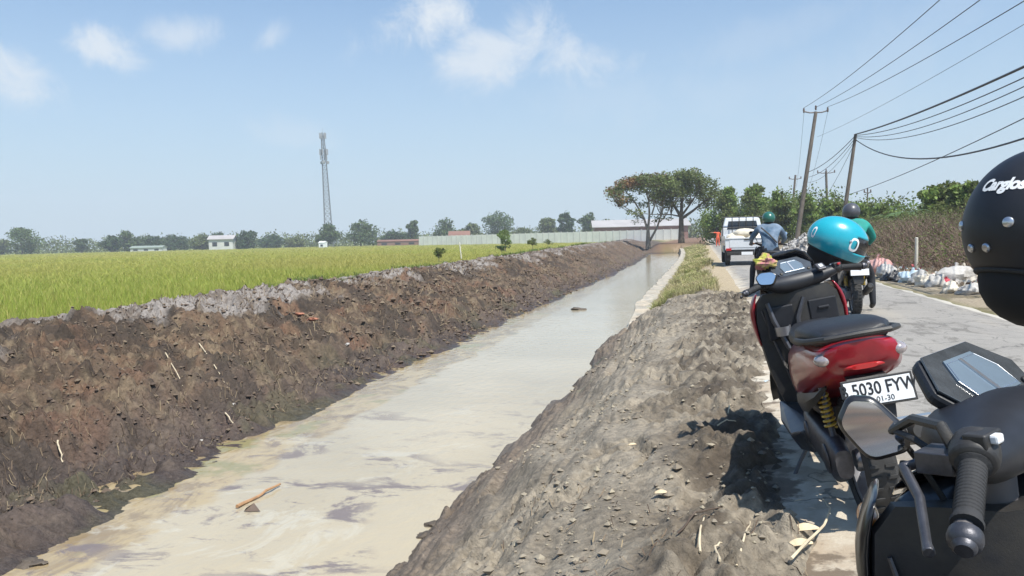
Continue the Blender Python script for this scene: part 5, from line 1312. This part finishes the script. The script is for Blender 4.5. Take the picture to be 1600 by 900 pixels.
# ------------------------------------------------------------ roadside bits
# rubble heap
r = np.random.default_rng(33); g = G(); c0 = at(1243, 43, 0)
for i in range(420):
    a = r.uniform(0, 6.28); q = r.uniform(0, 1)**.6; hh_ = 1.15*(1-q)**.8
    x = c0.x+.5+math.cos(a)*q*1.5; y = c0.y+math.sin(a)*q*3.2; s = r.uniform(.07, .2)
    z = .03+hh_*r.uniform(.6, 1)
    rot = Matrix.Rotation(r.uniform(0, 6), 3, 'X') @ Matrix.Rotation(r.uniform(0, 6), 3, 'Z'); g.box((x, y, z), (s, s*r.uniform(.6, 1), s*r.uniform(.5, .9)), rot, r.uniform(.6, 1))
g.lathe([(1.45, 0), (1.1, .3), (.6, .75), (.01, 1.05)], 'z', (c0.x+.5, c0.y, 0), 20)
tag(g.build('rubble', mat('rubble_stone', (.33, .31, .29), .9, island=.4, var=.3, vscale=4), smooth=False), 'heap of grey broken stones on the right shoulder beyond the riders', 'rubble', kind='stuff')
# rubbish bags along the right shoulder
bagc = {'pink': mat('pink_bag', (.48, .26, .23), .55, bump=.8, bscale=12, var=.2), 'white': mat('white_bag', (.42, .40, .37), .6, bump=.9, bscale=14, var=.2), 'cream': mat('cream_bag', (.60, .54, .44), .6, bump=.8, bscale=12, var=.25), 'blue': mat('pale_blue_bag', (.45, .55, .60), .45, bump=.8, bscale=14), 'red': mat('red_bag', (.42, .05, .07), .5, bump=.8, bscale=14), 'black': mat('black_bag', (.02, .02, .022), .35, bump=.8, bscale=14)}
bags = [(1370, 424, 'pink', .42, 'pink bulging rubbish sack nearest the teal rider'), (1384, 427, 'white', .30, 'white sack touching the pink one in the roadside rubbish'), (1388, 431, 'black', .17, 'small black bag in front of the white sack in the roadside rubbish'), (1399, 431, 'black', .22, 'dark bag between the pale sacks and the red one'),
        (1413, 431, 'red', .20, 'small dark red bag at the left of the mixed rubbish row'), (1424, 433, 'blue', .27, 'pale blue bag beside the small dark red bag'), (1437, 437, 'white', .28, 'white crumpled bag right of the pale blue bag'), (1450, 440, 'cream', .26, 'cream bag in the middle of the roadside rubbish row'),
        (1463, 441, 'white', .25, 'larger white bag left of the crimson scrap'), (1475, 440, 'red', .18, 'crimson scrap of bag between two white bags'), (1492, 437, 'white', .36, 'long white sheet-like bag below the tall bush'), (1508, 434, 'cream', .34, 'cream bag beside the black helmet'), (1518, 452, 'white', .22, 'white bag nearest the black helmet edge'), (1485, 450, 'cream', .18, 'small cream bag closest to the road in the rubbish row')]
for i, (px, py, cc, s, lab) in enumerate(bags):
    d = dirpx(px, py+2); tt = (0.05-1.25)/d.z; q = Vector((0, 0, 1.25))+d*tt
    c, r_, nu, nv, fn = lump((0, 0, 0), (s*1.1, s*.8, s*.72), i+21, .42, 26, 18)
    g = G(); g.ell(c, r_, nu, nv, fn=fn); top = Vector((0, 0, s*.62)); g.tube([top, top+Vector((.02, 0, s*.2)), top+Vector((.06, .02, s*.3))], [s*.12, s*.05, s*.14], 7)
    o = g.build('rubbish_bag', bagc[cc]); o.location = (q.x, q.y, hz_at(q.x, q.y)+s*.34); o.rotation_euler.z = i*1.3; tag(o, lab, 'rubbish bag', 'rubbish bags along the right shoulder')
# small litter among them
r = np.random.default_rng(44); n_ = 500
ly = r.uniform(10, 30, n_); lx = 5.25+r.exponential(.7, n_); lx = np.where(lx > 8, 6, lx)
P = np.stack([lx, ly, height(lx[None], ly[None])[0]+r.uniform(.01, .10, n_)], -1); V, F = leaf_quads(P, .12, 45, .3, .8)
tag(fastmesh('litter', V, F, [bagc['white'], bagc['cream'], bagc['blue'], leaf_brown, bagc['red']], matidx=r.choice([0, 0, 1, 2, 3, 3, 4], n_)), 'small scattered plastic litter around the rubbish bags', 'litter', kind='stuff')
# white posts
def stake(lab, p, h, r_, lean=0):
    g = G(); g.tube([(0, 0, -.2), (lean*.5, 0, h*.5), (lean, 0, h-.01), (lean, 0, h)], [r_, r_, r_*.95, r_*.5], 10); o = g.build('marker_post', mat('cream_post', (.6, .57, .48), .7, var=.15)); o.location = p; tag(o, lab, 'post')
stake('short pale marker post standing in the dry brush on the right', (5.95, 24.2, .0), 1.02, .045)
stake('thin white stake on the left bank beside the rice field', at(722, 56, .1), 1.0, .045, -.12)

# ------------------------------------------------------------ debris on mud and water
bamboo = mat('bamboo', (.35, .2, .1), .6, var=.3, vscale=10); pale_stick = mat('pale_dry_stalk', (.5, .42, .29), .8, var=.3, vscale=10); dark_stick = mat('wet_stick', (.1, .07, .05), .6, var=.3)
def gp(px, py, z):
    d = dirpx(px, py); t_ = (z-1.25)/d.z; q = Vector((0, 0, 1.25))+d*t_; return q
def on_ground(px, py, up=.01):
    d = dirpx(px, py); t_ = .5
    prev = t_
    while t_ < 150:
        q = Vector((0, 0, 1.25))+d*t_
        if q.z < .75 and q.z < hz_at(q.x, q.y): break
        prev = t_; t_ *= 1.05
    for _ in range(7):
        m_ = (prev+t_)/2; q = Vector((0, 0, 1.25))+d*m_
        if q.z < hz_at(q.x, q.y): t_ = m_
        else: prev = m_
    q.z = hz_at(q.x, q.y)+up; return q
def stick(name, lab, pts, r_, m, cat='stick', group=None):
    g = G(); pts = [Vector(p) for p in pts]
    q = []
    for i in range(len(pts)-1):
        for k in range(4): q.append(pts[i].lerp(pts[i+1], k/4))
    q.append(pts[-1]); q = [p+Vector((rnd.uniform(-1, 1), rnd.uniform(-1, 1), rnd.uniform(-.3, 1)))*r_*.7 for p in q]
    g.tube(q, [r_*(1-.5*i/len(q)) for i in range(len(q))], 7); tag(g.build(name, m), lab, cat, group)
a, b = gp(372, 792, -.985), gp(440, 756, -.975); stick('bamboo_stick', 'reddish bamboo stick floating on the water at the lower left', [a, a.lerp(b, .5), b], .017, bamboo)
g = G(); p = gp(392, 798, -.995); g.add([p+Vector((-.05, -.03, 0)), p+Vector((.09, 0, 0)), p+Vector((.0, .05, .05)), p+Vector((-.03, -.02, .03)), p+Vector((.0, .02, -.01))], [(0, 1, 2), (0, 2, 3), (0, 1, 4), (1, 2, 4), (2, 0, 4)]); tag(g.build('leaf', dark_stick), 'dark curled leaf floating beside the bamboo stick', 'leaf')
# clumps in the water
for i, (px, py, s, lab) in enumerate([(905, 484, .16, 'muddy weed clump floating in the far water'), (683, 822, .07, 'upper small mud clod sticking out of the water by the right bank'), (668, 838, .06, 'lower small mud clod sticking out of the water by the right bank'), (45, 882, .07, 'dark wet clod at the water edge in the lower left corner')]):
    p = gp(px, py, -1.0); c, r_, nu, nv, fn = lump((0, 0, 0), (s*1.5, s, s*.45), i+70, .6, 20, 12); g = G(); g.ell(c, r_, nu, nv, fn=fn); o = g.build('mud_clod', mat('wet_clod', (.09, .07, .05), .6, bump=.8, bscale=20, var=.3)); o.location = p; tag(o, lab, 'clod', 'clods in the water')
# pale leaf ribs at the edge of the mud, lower right
base = on_ground(1235, 885, .03); tip = on_ground(1285, 800, .06)
stick('dry_stalk', 'long pale curved stalk at the mud edge left of the black scooter', [base, base.lerp(tip, .4)+Vector((.07, 0, .03)), base.lerp(tip, .75)+Vector((.06, 0, .02)), tip], .006, pale_stick)
for i, (px, py, a_, s, lab) in enumerate([(1250, 797, .4, .05, 'topmost pale husk piece beside the curved stalk'), (1268, 812, -.5, .06, 'second pale husk piece beside the curved stalk'), (1258, 838, .1, .055, 'middle pale husk piece beside the curved stalk'), (1250, 862, .2, .05, 'lowest pale husk piece beside the curved stalk'), (1033, 779, .0, .035, 'small pale leaf on the grey mud in the lower middle'), (988, 702, .2, .025, 'tiny pale scrap on the grey mud right of the canal'), (1325, 781, .1, .045, 'pale dry leaf on the wet ground in the scooter shadow')]):
    p = on_ground(px, py, .025); g = G(); vs = []
    for k in range(7):
        u = k/6; w_ = math.sin(math.pi*(.08+.88*u))*.38; vs += [Vector(((u-.5)*2*s, -w_*s, .25*s*math.sin(u*3))), Vector(((u-.5)*2*s, 0, .25*s*math.sin(u*3)-.12*s)), Vector(((u-.5)*2*s, w_*s, .25*s*math.sin(u*3)+.1*s))]
    g.add(vs, [(b*3+q, b*3+q+1, b*3+q+4, b*3+q+3) for b in range(6) for q in (0, 1)]); o = g.build('dry_husk', mat('husk', (.62, .5, .33), .8, var=.2, vscale=20)); o.location = p; o.rotation_euler = (.25, -.1, a_)
    md = o.modifiers.new('s', 'SOLIDIFY'); md.thickness = .003; tag(o, lab, 'dry husk', 'pale husks on the mud')
for i, (p0, p1, p2, lab) in enumerate([((1150, 890), (1165, 850), (1172, 823), 'tall pale root standing from the mud at the bottom edge'), ((1093, 868), (1095, 840), (1100, 815), 'thin pale root curling on the mud left of the tall one'), ((1125, 880), (1118, 868), (1128, 856), 'short pale root between the two longer roots'), ((1060, 838), (1085, 815), (1125, 800), 'long brown root lying across the mud heap'), ((1120, 668), (1135, 665), (1150, 664), 'pale twig lying on the mud beside the scooter shadow'), ((1137, 650), (1139, 643), (1141, 636), 'short upright twig on the mud beside the scooter shadow')]):
    q = [on_ground(*p0, .012), on_ground(*p1, .035), on_ground(*p2, .02)]; stick('root', lab, q, .005, pale_stick if i != 3 else dark_stick, 'root', 'roots in the right mud heap')
for i, (p0, p1, lab) in enumerate([((258, 555), (286, 606), 'left long dry stalk on the brown bank slope'), ((312, 540), (356, 610), 'right long dry stalk on the brown bank slope'), ((352, 650), (376, 685), 'short dry stalk low on the brown bank near the water'), ((90, 695), (98, 725), 'short pale stalk near the left edge of the brown bank')]):
    a, b = on_ground(*p0, .03), on_ground(*p1, .03); stick('dry_stalk', lab, [a, a.lerp(b, .5)+Vector((0, 0, .03)), b], .009, pale_stick, 'stalk', 'stalks on the brown bank')
for i, (px, py, s, m, lab) in enumerate([(468, 492, .09, 'terracotta', 'left orange rag scrap near the crest of the brown bank'), (488, 500, .10, 'terracotta', 'right orange rag scrap near the crest of the brown bank'), (543, 540, .07, 'wh', 'white scrap on the brown bank near the middle'), (366, 634, .05, 'wh', 'pale scrap on the brown bank slope left of the silt'), (315, 690, .03, 'wh', 'tiny white scrap at the water edge'), (1197, 603, .07, 'bl', 'pale blue plastic scrap on the ground beside the red scooter')]):
    p = on_ground(px, py, .02); c, r_, nu, nv, fn = lump((0, 0, 0), (s, s*.5, s*.3), i+90, .7, 18, 12); g = G(); g.ell(c, r_, nu, nv, fn=fn)
    mm = {'terracotta': mat('orange_rag', (.30, .125, .075), .8, var=.3, vscale=9), 'wh': bagc['white'], 'bl': bagc['blue']}[m]; o = g.build('scrap', mm); o.location = p; o.rotation_euler.z = i; tag(o, lab, 'scrap', 'scraps on the banks')
# loose clods (uncountable crumbs) on both banks
r = np.random.default_rng(61); n_ = 9000
cx = np.concatenate([r.uniform(-9.9, -5.2, 15000), r.uniform(-1.7, .75, 3800)]); cy = np.concatenate([4*np.exp(r.uniform(0, 1, 15000)*np.log(12)), 2.6*np.exp(r.uniform(0, 1, 3800)*np.log(6))])
dens = fbm(cx*1.4, cy*1.2, 62, 3)+np.where(cx > -2, .12*(cx > -.05)-.07, .06); kp = dens > .5; cx, cy = cx[kp], cy[kp]
cz = height(cx[None], cy[None])[0]; s_ = np.clip(.011*np.exp(r.normal(0, .55, len(cx))), .004, .036)*np.where(cx > -2, .85, 1.25)*np.clip(cy/9, 1, 2.2)
ico = np.array([(0, 0, 1), (.9, 0, .2), (.1, .9, .1), (-.9, .1, .3), (0, -.9, .2), (.1, 0, -.8)]); icf = np.array([(0, 1, 2), (0, 2, 3), (0, 3, 4), (0, 4, 1), (5, 2, 1), (5, 3, 2), (5, 4, 3), (5, 1, 4)])
J_ = ico[None]*(1+r.uniform(-.35, .35, (len(cx), 6, 3))); a = r.uniform(0, 6.28, len(cx)); ca, sa = np.cos(a)[:, None], np.sin(a)[:, None]
V = np.stack([J_[..., 0]*ca-J_[..., 1]*sa, J_[..., 0]*sa+J_[..., 1]*ca, J_[..., 2]*.7], -1)*s_[:, None, None]+np.stack([cx, cy, cz+s_*.3], -1)[:, None]
F = (np.arange(len(cx))[:, None, None]*6+icf[None]).reshape(-1, 3)
mi = np.repeat(np.where(cx > -2, 0, 1), 8)
tag(fastmesh('loose_clods', V.reshape(-1, 3), F, [mat('clod_grey', (.235, .2, .15), .9, island=.35), mat('clod_brown', (.115, .083, .058), .9, island=.45)], matidx=mi), 'loose crumbs of mud scattered over both canal banks', 'mud crumbs', kind='stuff')
def fibres(n, xr, yr, ln, wd, seed, dens):
    r = np.random.default_rng(seed); x = r.uniform(*xr, n); y = yr[0]*np.exp(r.uniform(0, 1, n)*np.log(yr[1]/yr[0])); kp = fbm(x*1.2, y*1.0, seed, 4) > dens; x, y = x[kp], y[kp]
    a = r.uniform(0, 6.28, len(x)); l_ = ln*r.uniform(.3, 1.3, len(x))*np.clip(y/9, .8, 3); dx, dy = np.cos(a)*l_/2, np.sin(a)*l_/2
    w_ = wd*np.clip(y/9, .8, 3)*r.uniform(.6, 1.3, len(x)); nx_, ny_ = -np.sin(a)*w_, np.cos(a)*w_
    def hh_(q, w): return height(q[None], w[None])[0]
    P = []
    for k in (-1, 0, 1):
        px_, py_ = x+dx*k, y+dy*k; z = hh_(px_, py_)+.012+(k == 0)*.01+(k == 1)*r.uniform(0, .03, len(x))
        P.append(np.stack([px_-nx_, py_-ny_, z], -1)); P.append(np.stack([px_+nx_, py_+ny_, z+w_*.8], -1))
    V = np.stack(P, 1).reshape(-1, 3); i = np.arange(len(x))[:, None]*6
    return V, np.concatenate([i+np.array([[0, 1, 3, 2]]), i+np.array([[2, 3, 5, 4]])])
straw = mat('straw', (.15, .11, .075), .85, island=.7, spec=.2)
V, F = fibres(16000, (-9.8, -5.3), (4.2, 60), .085, .0035, 301, .42); tag(fastmesh('straw_litter', V, F, straw), 'thin dry stalks and root fibres strewn over the brown bank', 'straw', kind='stuff')
V, F = fibres(1500, (-1.9, .6), (2.5, 16), .06, .0025, 302, .5); tag(fastmesh('straw_litter', V, F, straw), 'thin root fibres strewn over the grey mud bank', 'straw', kind='stuff')
# crumpled cloth by the red scooter's left grip
p = bikeM(RED_LOC, RED_RZ, RLEAN) @ redSM @ Vector((-.13, .42, 1.13))
cl_m = mat('patterned_cloth', (.48, .52, .07), .8, col2=(.42, .16, .18), c2scale=16, bump=.6, bscale=30)
c, r_, nu, nv, fn = lump((0, 0, 0), (.05, .03, .035), 5, .8, 24, 16); g = G(); g.ell(c, r_, nu, nv, fn=fn); o = g.build('cloth', cl_m); o.location = p; tag(o, 'crumpled yellow-green and pink cloth tucked on the left handlebar of the red scooter', 'cloth')

# ------------------------------------------------------------ haze
g = G(); g.box((0, 330, 30), (1500, 960, 64)); 
hm = bpy.data.materials.new('air'); hm.use_nodes = True; n = hm.node_tree.nodes; n.remove(n['Principled BSDF']); pv = n.new('ShaderNodeVolumePrincipled'); pv.inputs['Density'].default_value = .00062; pv.inputs['Color'].default_value = (.88, .93, 1, 1); hm.node_tree.links.new(pv.outputs[0], n['Material Output'].inputs['Volume'])
HAZE = True
if HAZE: tag(g.build('haze', hm, smooth=False), 'pale thin haze filling the air over the fields', 'haze', kind='stuff')
